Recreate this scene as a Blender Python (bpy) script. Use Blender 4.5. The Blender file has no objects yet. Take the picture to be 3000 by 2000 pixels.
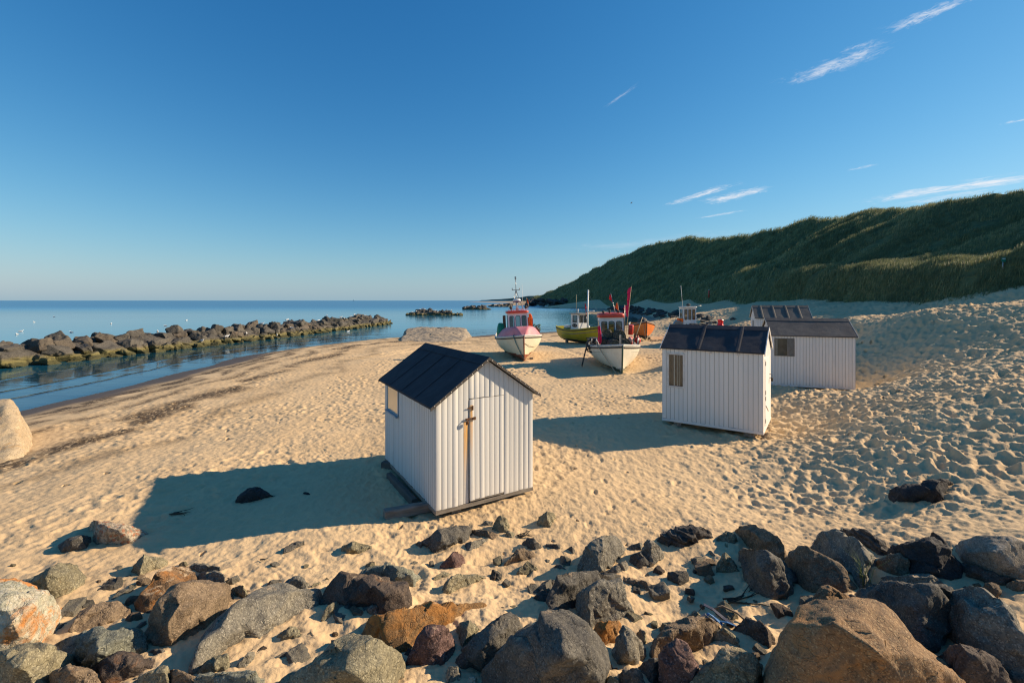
import bpy, bmesh, math, random
import numpy as np
from mathutils import Vector, Matrix
SC = bpy.context.scene
COL = SC.collection
F = 3000*16/36.0          # focal length in photo pixels (16 mm on a 36 mm wide frame)
H = 5.0                   # eye height above the sea
R = math.radians
def W(u, v, Y):           # point at photo pixel (u, v) and depth Y
    return Vector(((u-1500)/F*Y, Y, H+(880-v)/F*Y))

# ------------------------------------------------------------------ tagging / linking
def tag(o, label=None, cat=None, group=None, kind=None):
    if label: o['label'] = label
    if cat: o['category'] = cat
    if group: o['group'] = group
    if kind: o['kind'] = kind
    return o
def empty(name, loc, rz=0.0, label=None, cat=None, group=None, rx=0.0, ry=0.0):
    o = bpy.data.objects.new(name, None); COL.objects.link(o)
    o.location = loc; o.rotation_euler = (rx, ry, rz); o.empty_display_size = .2
    return tag(o, label, cat, group)
def link(name, me, parent=None, mats=None, smooth=False):
    o = bpy.data.objects.new(name, me); COL.objects.link(o)
    if mats:
        for m in (mats if isinstance(mats, (list, tuple)) else [mats]): me.materials.append(m)
    if parent: o.parent = parent
    if smooth: me.polygons.foreach_set('use_smooth', np.ones(len(me.polygons), dtype=bool))
    return o
def np_mesh(name, v, quads=None, tris=None):
    me = bpy.data.meshes.new(name)
    v = np.asarray(v, dtype=np.float32)
    parts = []; starts = []; n = 0
    if quads is not None and len(quads):
        parts.append(np.asarray(quads, dtype=np.int32).ravel()); starts.append(np.arange(len(quads))*4); n = len(quads)*4
    if tris is not None and len(tris):
        parts.append(np.asarray(tris, dtype=np.int32).ravel()); starts.append(n+np.arange(len(tris))*3)
    idx = np.concatenate(parts); st = np.concatenate(starts).astype(np.int32)
    me.vertices.add(len(v)); me.vertices.foreach_set('co', v.ravel())
    me.loops.add(len(idx)); me.loops.foreach_set('vertex_index', idx)
    me.polygons.add(len(st)); me.polygons.foreach_set('loop_start', st)
    me.update(calc_edges=True); me.validate()
    return me
def attr(me, name, vals):
    a = me.attributes.new(name, 'FLOAT', 'POINT'); a.data.foreach_set('value', np.asarray(vals, dtype=np.float32))

# ------------------------------------------------------------------ small mesh builder
class MB:
    def __init__(s): s.bm = bmesh.new(); s.mi = 0
    def _f(s, vs):
        try:
            f = s.bm.faces.new(vs); f.material_index = s.mi; return f
        except ValueError: return None
    def box(s, a, b, M=None, bev=0.0):
        a = Vector(a); b = Vector(b)
        t = bmesh.new(); bmesh.ops.create_cube(t, size=1)
        for v in t.verts: v.co = Vector(((a.x+b.x)/2+v.co.x*(b.x-a.x), (a.y+b.y)/2+v.co.y*(b.y-a.y), (a.z+b.z)/2+v.co.z*(b.z-a.z)))
        if bev: bmesh.ops.bevel(t, geom=t.edges[:], offset=bev, segments=2, affect='EDGES', profile=.5)
        s.join(t, M); return s
    def join(s, t, M=None):
        mp = {}
        for v in t.verts: mp[v.index if False else v] = s.bm.verts.new(M @ v.co if M else v.co)
        for f in t.faces:
            g = s._f([mp[v] for v in f.verts])
            if g: g.smooth = f.smooth
        t.free()
    def tube(s, pts, r, n=8, cap=True, smooth=True):
        pts = [Vector(p) for p in pts]
        rs = r if isinstance(r, (list, tuple)) else [r]*len(pts)
        rings = []; up = None
        for i, p in enumerate(pts):
            d = (pts[min(i+1, len(pts)-1)]-pts[max(i-1, 0)])
            if d.length < 1e-9: d = Vector((0, 0, 1))
            d.normalize()
            if up is None:
                up = Vector((0, 0, 1)) if abs(d.z) < .9 else Vector((1, 0, 0))
            x = d.cross(up); x.normalize(); y = x.cross(d); up = y
            rings.append([s.bm.verts.new(p+(x*math.cos(2*math.pi*k/n)+y*math.sin(2*math.pi*k/n))*rs[i]) for k in range(n)])
        for a, b in zip(rings[:-1], rings[1:]):
            for k in range(n):
                f = s._f([a[k], a[(k+1) % n], b[(k+1) % n], b[k]])
                if f: f.smooth = smooth
        if cap: s._f(rings[0][::-1]); s._f(rings[-1])
        return s
    def grid(s, P, smooth=True, closed=False):      # P[i][j]
        V = [[s.bm.verts.new(p) for p in row] for row in P]
        for i in range(len(V)-1):
            m = len(V[i])
            for j in range(m if closed else m-1):
                f = s._f([V[i][j], V[i][(j+1) % m], V[i+1][(j+1) % m], V[i+1][j]])
                if f: f.smooth = smooth
        return V
    def poly(s, pts, M=None):
        return s._f([s.bm.verts.new(M @ Vector(p) if M else Vector(p)) for p in pts])
    def prism(s, pts, off):
        pts = [Vector(p) for p in pts]; off = Vector(off)
        a = [s.bm.verts.new(p) for p in pts]; b = [s.bm.verts.new(p+off) for p in pts]
        s._f(a[::-1]); s._f(b); n = len(a)
        for i in range(n): s._f([a[i], a[(i+1) % n], b[(i+1) % n], b[i]])
        return s
    def ball(s, c, r, sc=(1, 1, 1), seg=12, rings=8):
        t = bmesh.new(); bmesh.ops.create_uvsphere(t, u_segments=seg, v_segments=rings, radius=r)
        for v in t.verts: v.co = Vector((v.co.x*sc[0], v.co.y*sc[1], v.co.z*sc[2]))+Vector(c)
        for f in t.faces: f.smooth = True
        s.join(t); return s
    def obj(s, name, mats, parent=None, normals=True):
        if normals: bmesh.ops.recalc_face_normals(s.bm, faces=s.bm.faces[:])
        me = bpy.data.meshes.new(name); s.bm.to_mesh(me); s.bm.free()
        return link(name, me, parent, mats)

# ------------------------------------------------------------------ numpy noise
_rs = np.random.RandomState(7)
_perm = _rs.permutation(256).astype(np.int64); _perm = np.concatenate([_perm, _perm])
_g3 = _rs.normal(size=(256, 3)); _g3 /= np.linalg.norm(_g3, axis=1)[:, None]
_ga = _rs.rand(256)*2*np.pi; _g2 = np.stack([np.cos(_ga), np.sin(_ga)], 1)
def n2(x, y):
    xi = np.floor(x).astype(np.int64); yi = np.floor(y).astype(np.int64); fx = x-xi; fy = y-yi
    u = fx**3*(fx*(fx*6-15)+10); w = fy**3*(fy*(fy*6-15)+10); o = []
    for dx in (0, 1):
        for dy in (0, 1):
            g = _g2[_perm[_perm[(xi+dx) & 255]+((yi+dy) & 255)]]
            o.append(g[..., 0]*(fx-dx)+g[..., 1]*(fy-dy))
    return 1.5*((o[0]*(1-w)+o[1]*w)*(1-u)+(o[2]*(1-w)+o[3]*w)*u)
def n3(p):
    pi = np.floor(p).astype(np.int64); f = p-pi; q = f**3*(f*(f*6-15)+10); r = 0
    for dx in (0, 1):
        for dy in (0, 1):
            for dz in (0, 1):
                g = _g3[_perm[_perm[_perm[(pi[:, 0]+dx) & 255]+((pi[:, 1]+dy) & 255)]+((pi[:, 2]+dz) & 255)]]
                d = g[:, 0]*(f[:, 0]-dx)+g[:, 1]*(f[:, 1]-dy)+g[:, 2]*(f[:, 2]-dz)
                wx = q[:, 0] if dx else 1-q[:, 0]; wy = q[:, 1] if dy else 1-q[:, 1]; wz = q[:, 2] if dz else 1-q[:, 2]
                r = r+d*wx*wy*wz
    return 1.4*r
def fbm2(x, y, o=4, g=.5):
    r = 0; a = 1.0
    for k in range(o): r = r+a*n2(x*2**k+17.3*k, y*2**k-9.1*k); a *= g
    return r
def fbm3(p, o=4, g=.5):
    r = 0; a = 1.0
    for k in range(o): r = r+a*n3(p*2**k+13.7*k); a *= g
    return r
def sst(a, b, x): t = np.clip((x-a)/(b-a), 0, 1); return t*t*(3-2*t)

# ------------------------------------------------------------------ material helpers
class NT:
    def __init__(s, tree): s.t = tree; tree.nodes.clear()
    def n(s, typ, ins=None, **props):
        nd = s.t.nodes.new(typ)
        for k, v in props.items(): setattr(nd, k, v)
        for k, v in (ins or {}).items():
            sk = nd.inputs[k]
            if isinstance(v, bpy.types.NodeSocket): s.t.links.new(v, sk)
            elif isinstance(v, bpy.types.Node): s.t.links.new(v.outputs[0], sk)
            else: sk.default_value = v
        return nd
    def math(s, op, a, b=0.0, c=0.0, clamp=False):
        return s.n('ShaderNodeMath', {0: a, 1: b, 2: c}, operation=op, use_clamp=clamp).outputs[0]
    def mix(s, fac, a, b, blend='MIX'):
        nd = s.n('ShaderNodeMix', data_type='RGBA', blend_type=blend)
        for k, v in ((0, fac), (6, a), (7, b)):
            sk = nd.inputs[k]
            if isinstance(v, bpy.types.NodeSocket): s.t.links.new(v, sk)
            else: sk.default_value = v if k == 0 else rgba(v)
        return nd.outputs[2]
    def step(s, x, a, b):      # smooth 0..1 between a and b
        return s.n('ShaderNodeMapRange', {0: x, 1: a, 2: b, 3: 0.0, 4: 1.0}, interpolation_type='SMOOTHSTEP').outputs[0]
    def noise(s, vec, scale, detail=4.0, rough=.55, dist=0.0):
        return s.n('ShaderNodeTexNoise', {'Vector': vec, 'Scale': scale, 'Detail': detail, 'Roughness': rough, 'Distortion': dist}).outputs[0]
    def mapv(s, vec, sc=(1, 1, 1), rot=(0, 0, 0), loc=(0, 0, 0)):
        return s.n('ShaderNodeMapping', {'Vector': vec, 'Scale': sc, 'Rotation': rot, 'Location': loc}).outputs[0]
    def bump(s, h, strength=.5, dist=.02, normal=None):
        i = {'Height': h, 'Strength': strength, 'Distance': dist}
        if normal is not None: i['Normal'] = normal
        return s.n('ShaderNodeBump', i).outputs[0]
    def attr(s, name): return s.n('ShaderNodeAttribute', attribute_name=name).outputs[2]
def rgba(c): return (c[0], c[1], c[2], 1.0) if len(c) == 3 else tuple(c)
def new_mat(name):
    m = bpy.data.materials.new(name); m.use_nodes = True; return m, NT(m.node_tree)
def out(nt, sh, disp=None): nt.n('ShaderNodeOutputMaterial', {'Surface': sh})
def princ(nt, col, rough=.6, normal=None, metallic=0.0, spec=.5, **kw):
    i = {'Base Color': col if isinstance(col, bpy.types.NodeSocket) else rgba(col), 'Roughness': rough, 'Metallic': metallic, 'Specular IOR Level': spec}
    if normal is not None: i['Normal'] = normal
    i.update(kw)
    return nt.n('ShaderNodeBsdfPrincipled', i).outputs[0]
def M_(name, c1, c2=None, scale=4.0, rough=.55, bump=.15, bscale=60.0, metallic=0.0, spec=.4, stretch=(1, 1, 1), bdist=.004, detail=6.0):
    m, nt = new_mat(name)
    tc = nt.n('ShaderNodeTexCoord').outputs['Object']; vec = nt.mapv(tc, stretch)
    c2 = c2 or tuple(x*.72 for x in c1)
    f = nt.step(nt.noise(vec, scale, detail, .6), .35, .68)
    col = nt.mix(f, c1, c2)
    nb = nt.bump(nt.noise(vec, bscale, 4, .6), bump, bdist)
    rg = nt.n('ShaderNodeMapRange', {0: f, 3: max(0, rough-.08), 4: min(1, rough+.1)}).outputs[0]
    out(nt, princ(nt, col, rg, nb, metallic, spec)); return m

# ------------------------------------------------------------------ camera, sun, sky
cam = bpy.data.cameras.new('camera'); co = bpy.data.objects.new('camera', cam); COL.objects.link(co)
co.location = (0, 0, H); co.rotation_euler = (math.pi/2, 0, 0)
cam.sensor_fit = 'HORIZONTAL'; cam.sensor_width = 36; cam.lens = 16; cam.shift_y = -.04
cam.clip_start = .1; cam.clip_end = 60000; SC.camera = co
SUN_EL, SUN_AZ = R(26.0), math.atan2(.976, .216)      # azimuth from +Y towards +X
sd = Vector((math.sin(SUN_AZ)*math.cos(SUN_EL), math.cos(SUN_AZ)*math.cos(SUN_EL), math.sin(SUN_EL)))
sun = bpy.data.lights.new('sun', 'SUN'); so = bpy.data.objects.new('sun', sun); COL.objects.link(so)
sun.energy = 5.0; sun.angle = R(.53); sun.color = (1.0, .80, .57)
so.rotation_euler = sd.to_track_quat('Z', 'Y').to_euler(); so.location = sd*200
SC.view_settings.view_transform = 'Standard'; SC.view_settings.look = 'None'
SC.view_settings.gamma = 1; SC.view_settings.exposure = .65; SC.view_settings.use_curve_mapping = False
SC.cycles.use_denoising = True; SC.cycles.denoiser = 'OPENIMAGEDENOISE'; SC.cycles.denoising_prefilter = 'NONE'; SC.cycles.denoising_input_passes = 'RGB_ALBEDO_NORMAL'; SC.cycles.filter_width = 1.2; SC.cycles.use_adaptive_sampling = False
SC.cycles.max_bounces = 8; SC.cycles.transparent_max_bounces = 16
SC.cycles.sample_clamp_indirect = 2.5; SC.cycles.blur_glossy = .5
def build_world():
    w = bpy.data.worlds.new('World'); SC.world = w; w.use_nodes = True; nt = NT(w.node_tree)
    sky = nt.n('ShaderNodeTexSky', sky_type='NISHITA', sun_disc=False, sun_elevation=SUN_EL, sun_rotation=SUN_AZ,
               altitude=0, air_density=1.0, dust_density=.1, ozone_density=4.0)
    # a polarised, saturated blue: one response curve per channel, the same over the whole sky
    k = 6.83; rgb = nt.n('ShaderNodeSeparateColor', {0: sky.outputs[0]}).outputs
    cr = nt.math('MULTIPLY', nt.math('POWER', nt.math('MULTIPLY', rgb[0], 1/k), 1.6), .88*k)
    cg = nt.math('MULTIPLY', rgb[1], .75)
    cb = nt.math('MULTIPLY', nt.math('POWER', nt.math('MULTIPLY', rgb[2], 1/k), .72), .76*k)
    skyc = nt.n('ShaderNodeCombineColor', {0: cr, 1: cg, 2: cb})
    d = nt.n('ShaderNodeTexCoord').outputs['Generated']
    sp = nt.n('ShaderNodeSeparateXYZ', {0: d}).outputs
    # pale marine haze low over the horizon
    hz = nt.math('MULTIPLY', nt.math('POWER', 2.718, nt.math('MULTIPLY', nt.math('ABSOLUTE', sp[2]), -11.0)), .92)
    sky = nt.n('ShaderNodeMix', data_type='RGBA'); nt.t.links.new(hz, sky.inputs[0]); nt.t.links.new(skyc.outputs[0], sky.inputs[6]); sky.inputs[7].default_value = (1.85, 2.88, 3.50, 1)
    z = nt.math('MAXIMUM', sp[2], .02)
    px = nt.math('DIVIDE', sp[0], z); py = nt.math('DIVIDE', sp[1], z)   # point on a level cloud layer
    cv = nt.n('ShaderNodeCombineXYZ', {0: px, 1: py, 2: 0.0}).outputs[0]
    tot = None
    # ends of each cirrus streak on the layer, half width, strength
    for k, (ax, ay, bx, by, w_, s_) in enumerate([
            (1.22, 2.16, 1.52, 1.72, .050, .75), (1.36, 1.73, 1.55, 1.47, .030, .75), (1.31, 1.86, 1.42, 1.72, .014, .35),
            (1.57, 4.99, 1.97, 3.70, .060, 1.0), (2.00, 4.86, 2.27, 3.85, .105, 1.0), (2.18, 5.65, 2.66, 4.95, .045, .8),
            (3.50, 4.85, 4.30, 3.25, .17, 1.1), (3.95, 4.9, 4.45, 3.9, .12, .6), (2.55, 3.55, 2.72, 3.3, .03, .5),
            (2.75, 2.62, 2.9, 2.45, .02, .6), (.46, 2.42, .60, 2.05, .010, .30), (2.2, 1.9, 2.5, 1.5, .05, .12),
            (.9, 9.5, 3.9, 6.2, .5, .22)]):
        dx, dy = bx-ax, by-ay; L = math.hypot(dx, dy); ux, uy = dx/L, dy/L; cx, cy = (ax+bx)/2, (ay+by)/2
        mp = nt.mapv(cv, rot=(0, 0, -math.atan2(uy, ux)), loc=(-(cx*ux+cy*uy), -(-cx*uy+cy*ux), 0))
        w_ *= 2.2; nz = nt.noise(nt.mapv(mp, (5.5/L, 1.7/w_, 1), rot=(0, 0, .25), loc=(k*3.7, k*1.3, 0)), 1.5, 10, .70, .9)
        q = nt.n('ShaderNodeSeparateXYZ', {0: mp}).outputs
        wob = nt.math('MULTIPLY', nt.math('SUBTRACT', nt.noise(nt.mapv(mp, (3/L, 1, 1), loc=(k, 0, 0)), 1.0, 2), .5), w_*1.3)
        yy = nt.math('ADD', q[1], wob)
        e1 = nt.math('ABSOLUTE', nt.math('MULTIPLY', q[0], 2/L)); e2 = nt.math('ABSOLUTE', nt.math('MULTIPLY', yy, 1/w_))
        env = nt.math('MULTIPLY', nt.step(e1, 1.05, .25), nt.step(e2, 1.15, .0))
        m = nt.math('MULTIPLY', nt.step(nt.math('ADD', nt.math('MULTIPLY', env, .55), nt.math('MULTIPLY_ADD', nz, 1.7, -.85)), .16, .85), nt.math('MULTIPLY', nt.math('POWER', env, .6), s_))
        tot = m if tot is None else nt.math('MAXIMUM', tot, m)
    tot = nt.math('MULTIPLY', nt.math('MULTIPLY', tot, .88, clamp=True), nt.step(sp[2], .02, .06))
    c = nt.mix(tot, sky.outputs[2], (5.6, 5.7, 6.0))
    bg = nt.n('ShaderNodeBackground', {'Color': c, 'Strength': .10})
    nt.n('ShaderNodeOutputWorld', {'Surface': bg})
build_world()
# ------------------------------------------------------------------ ground height from known points
SHORE = [(-22, 2), (-22, 16.3), (-22.2, 20.5), (-22.3, 23.9), (-22.4, 26.9), (-22.8, 29.6), (-23, 34.7), (-24, 40), (-23, 44.7), (-21, 50),
         (-18.5, 54), (-14, 58), (-5.5, 63.5), (-2.5, 67), (4.7, 71.7), (11.8, 78), (25, 89), (32, 111), (39, 148), (47, 208), (44, 266), (29, 277), (18, 300), (22, 340), (45, 420), (50, 700), (48, 1100)]
def shore_dist(x, y):      # signed distance to the waterline, positive on the land side (right)
    P = np.array(SHORE, float); best = np.full(x.shape, 1e18); sgn = np.ones(x.shape)
    for a, b in zip(P[:-1], P[1:]):
        d = b-a; L = d @ d
        t = np.clip(((x-a[0])*d[0]+(y-a[1])*d[1])/L, 0, 1)
        ex = x-(a[0]+t*d[0]); ey = y-(a[1]+t*d[1]); dd = ex*ex+ey*ey
        s = np.where(d[0]*(y-a[1])-d[1]*(x-a[0]) > 0, -1.0, 1.0)
        m = dd < best; best = np.where(m, dd, best); sgn = np.where(m, s, sgn)
    return np.sqrt(best)*sgn
FOOT = [(31, 8, 6.4), (31, 16, 6.2), (30, 26.6, 6.0), (28.8, 29.5, 5.1), (29.8, 33, 4.95), (32.8, 44, 4.9), (37, 58, 5.1), (42, 75, 4.9), (50, 105, 5.2), (55, 140, 5.5), (60, 200, 5.7), (61, 320, 6.0), (52, 500, 6.0), (43, 900, 6.4)]
CTRL = [(0, 3.9, 1.72), (-4.6, 4.1, 1.56), (4.1, 3.6, 1.98), (0, 1.5, 2.2), (-6, 1.5, 1.9), (6, 1.5, 2.5), (-3.5, 5.6, 1.5), (2.2, 5.6, 1.5), (4.4, 5.3, 1.75),
        (-1.3, 7.4, 1.33), (.4, 8.6, 1.35), (-2.8, 10.2, 1.33), (-5.7, 7, 1.3), (-7.2, 9.4, 1.25), (-4.2, 8.5, 1.3), (-7, 5, 1.42), (-12, 11.6, .9), (-12, 6, 1.0),
        (4.4, 13.2, 1.4), (6.6, 11.9, 1.4), (7.7, 13.6, 1.45), (2, 11, 1.38), (-2, 16, 1.25), (-8, 16, 1.0), (-10, 25, .85), (-12, 35, .72), (-9, 45, .62), (-3, 52, .48),
        (12.6, 16.6, 1.72), (10, 17.4, 1.66), (11, 20, 1.75), (14, 25, 2.1), (16.5, 24.3, 2.3), (14.3, 17.6, 2.06), (13.6, 16.6, 1.9), (.8, 31, .9), (5.9, 24.8, 1.0), (6.9, 46, .7), (13.7, 47.5, .8), (15.8, 39, 1.25),
        (24, 50, 2.1), (30, 62, 4.0), (28, 75, 2.5), (36, 100, 2.0), (33, 85, 2.0), (43, 125, 2.2), (20, 62, .75),
        (21.4, 19, 4.98), (20.4, 21, 4.7), (19.4, 21.5, 4.5), (18.8, 25.8, 3.85), (19, 31, 3.3), (21, 15, 4.85), (24, 10, 5.0), (22, 6, 4.7), (24, 20, 4.85), (22.5, 23, 4.4), (22.5, 27, 3.9), (26, 20, 5.2), (25.5, 15, 5.2), (27, 24, 5.0), (25, 30, 3.7),
        (25, 36, 3.7), (22, 44, 2.8), (28, 50, 3.6), (34, 62, 4.3), (6.2, 8.1, 1.55), (7.65, 8.5, 2.0), (10.5, 10, 2.75), (13.2, 16, 2.1), (8.4, 7.5, 2.15),
        (13, 12, 3.0), (15.7, 14, 3.45), (18.2, 16, 4.1), (13, 7, 3.2), (6.6, 5.5, 2.1), (9, 4, 2.7)]
_pts = [p for p in CTRL]
for a, b in zip(SHORE[:-1], SHORE[1:]):
    n = max(1, int(math.hypot(b[0]-a[0], b[1]-a[1])/9)) if a[1] < 120 else 1
    for k in range(n): _pts.append((a[0]+(b[0]-a[0])*k/n, a[1]+(b[1]-a[1])*k/n, 0.0))
for sx, sy in SHORE[1:11]: _pts += [(sx+1.6, sy, .27), (sx+5, sy, .62), (sx-3, sy, -.28), (sx-12, sy, -.9)]
for f in FOOT: _pts.append(f)
_pts += [(70, 110, 6), (75, 200, 7), (48, 62, 6.5), (42, 30, 7.5), (40, 8, 8), (-40, 60, -2), (-20, 90, -2), (0, 100, -1.6), (15, 130, -1.2), (10, 200, -1.5), (-60, 20, -2.2), (-60, 150, -3), (-10, 320, -2), (0, 900, -3), (80, 900, 8), (75, 500, 8)]
_pts = np.array(_pts, float); _C2 = 2.5
def _phi(d2): return -np.sqrt(d2+_C2)
_A = _phi((_pts[:, None, 0]-_pts[None, :, 0])**2+(_pts[:, None, 1]-_pts[None, :, 1])**2)
_n = len(_pts); _K = np.zeros((_n+1, _n+1)); _K[:_n, :_n] = _A+np.eye(_n)*.05; _K[:_n, _n] = 1; _K[_n, :_n] = 1
_wt = np.linalg.solve(_K, np.concatenate([_pts[:, 2], [0]]))
def base_z(x, y):
    x = np.atleast_1d(np.asarray(x, float)); y = np.atleast_1d(np.asarray(y, float)); r = np.empty(x.shape)
    fx, fy, fr = x.ravel(), y.ravel(), np.empty(x.size)
    for i in range(0, x.size, 40000):
        d2 = (fx[i:i+40000, None]-_pts[None, :, 0])**2+(fy[i:i+40000, None]-_pts[None, :, 1])**2
        fr[i:i+40000] = _phi(d2) @ _wt[:_n]+_wt[_n]
    return np.clip(fr.reshape(x.shape), -3.5, 9.5)
def zb(x, y): return float(base_z(x, y)[0])
def ground_hit(u, v):      # first meeting of the line of sight of photo pixel (u, v) with the ground
    t = np.exp(np.linspace(math.log(1.5), math.log(200), 900))
    x = (u-1500)/F*t; z = H+(880-v)/F*t
    d = z-base_z(x, t); k = np.where(d < 0)[0]
    if len(k) == 0 or k[0] == 0: return None
    i = k[0]; f = d[i-1]/(d[i-1]-d[i]); Y = t[i-1]+f*(t[i]-t[i-1])
    return W(u, v, Y)

MOUNDS = []                # (x, y, radius, height) sand piled against stones, filled by the stones
def _prints(x, y, cell, depth, prob, seed, elong=1.7):
    """trodden sand: one oval dent with a pushed-up rim per jittered cell"""
    i0 = np.floor(x/cell).astype(np.int64); j0 = np.floor(y/cell).astype(np.int64); z = np.zeros_like(x)
    for di in (-1, 0, 1):
        for dj in (-1, 0, 1):
            i = i0+di; j = j0+dj
            h = _perm[(_perm[(i+seed) & 255]+j) & 255]; h2 = _perm[(h+37*seed+11) & 255]; h3 = _perm[(h2+71) & 255]; h4 = _perm[(h3+(i & 127)) & 255]
            cx = (i+.1+.8*h/255)*cell; cy = (j+.1+.8*h2/255)*cell; a = h3/255*np.pi; s = cell*(.26+.2*h4/255)
            dx = x-cx; dy = y-cy; ca, sa = np.cos(a), np.sin(a)
            p = (dx*ca+dy*sa)/(s*elong**.5); q = (-dx*sa+dy*ca)/(s/elong**.5); r2 = p*p+q*q; r = np.sqrt(r2)
            on = (h4/255 < prob)*(.45+.75*h2/255)
            z += on*depth*(-np.exp(-r2*r2*1.1)+.5*np.exp(-((r-1.35)/.42)**2))
    return z
def detail(x, y, zb_):
    sdist = shore_dist(x, y)
    right = sst(2.0, 9.0, x-.25*(y-8)+1.5*n2(x*.2, y*.2))*sst(5.2, 8.5, y+.0*x)      # deep, churned sand of the slope
    fore = 1-sst(5.2, 7.4, y+.8*n2(x*.5, y*.5))                                        # wind-smoothed sand between the stones
    dry = sst(3.0, 8.0, sdist)
    lm = (.35+.65*np.maximum(sst(-.25, .35, fbm2(x*.22+5, y*.22, 3)), .7*right))
    z = fbm2(x*.35, y*.35, 4)*(.05+.07*right)*dry
    a = dry*lm*(.55+.75*right)*(1-.75*fore)
    z += a*(_prints(x, y, .46, .042, .85, 3)+_prints(x+.2, y+.1, .31, .03, .75, 9)+_prints(x, y, .2, .016, .6, 21)+_prints(x+.03, y, .11, .013, .42, 61, 1.3))
    z += dry*right*(_prints(x*.8+.4*n2(x*.3, y*.3), y*1.15, .8, .034, .8, 33, 1.6)+_prints(x*.85+.25*n2(x*.7, y*.7), y+.2*n2(x*.6+4, y*.6), .40, .040, .9, 77, 1.7))
    wind = np.sin((x*.35+y*1.0+.55*fbm2(x*.9, y*.9, 3))*2*np.pi/.19+3*n2(x*.6, y*.6))
    z += .0045*wind*sst(.0, .5, n2(x*.28+9, y*.28)+.25*fore)*dry
    z += fore*.03*fbm2(x*1.5, y*1.5, 4)+fore*_prints(x, y, .75, .045, .33, 51, 2.2)
    z += dry*.012*fbm2(x*7, y*7, 4, .6)*(1+right)
    z += .012*fbm2(x*1.2, y*1.2, 3)*(1-dry)
    fade = 1-sst(80, 170, y)
    return z*fade
def ground_z(x, y):
    b = base_z(x, y); return b+detail(np.atleast_1d(np.asarray(x, float)), np.atleast_1d(np.asarray(y, float)), b)
def gz(x, y): return float(ground_z(np.array([float(x)]), np.array([float(y)]))[0])

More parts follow.
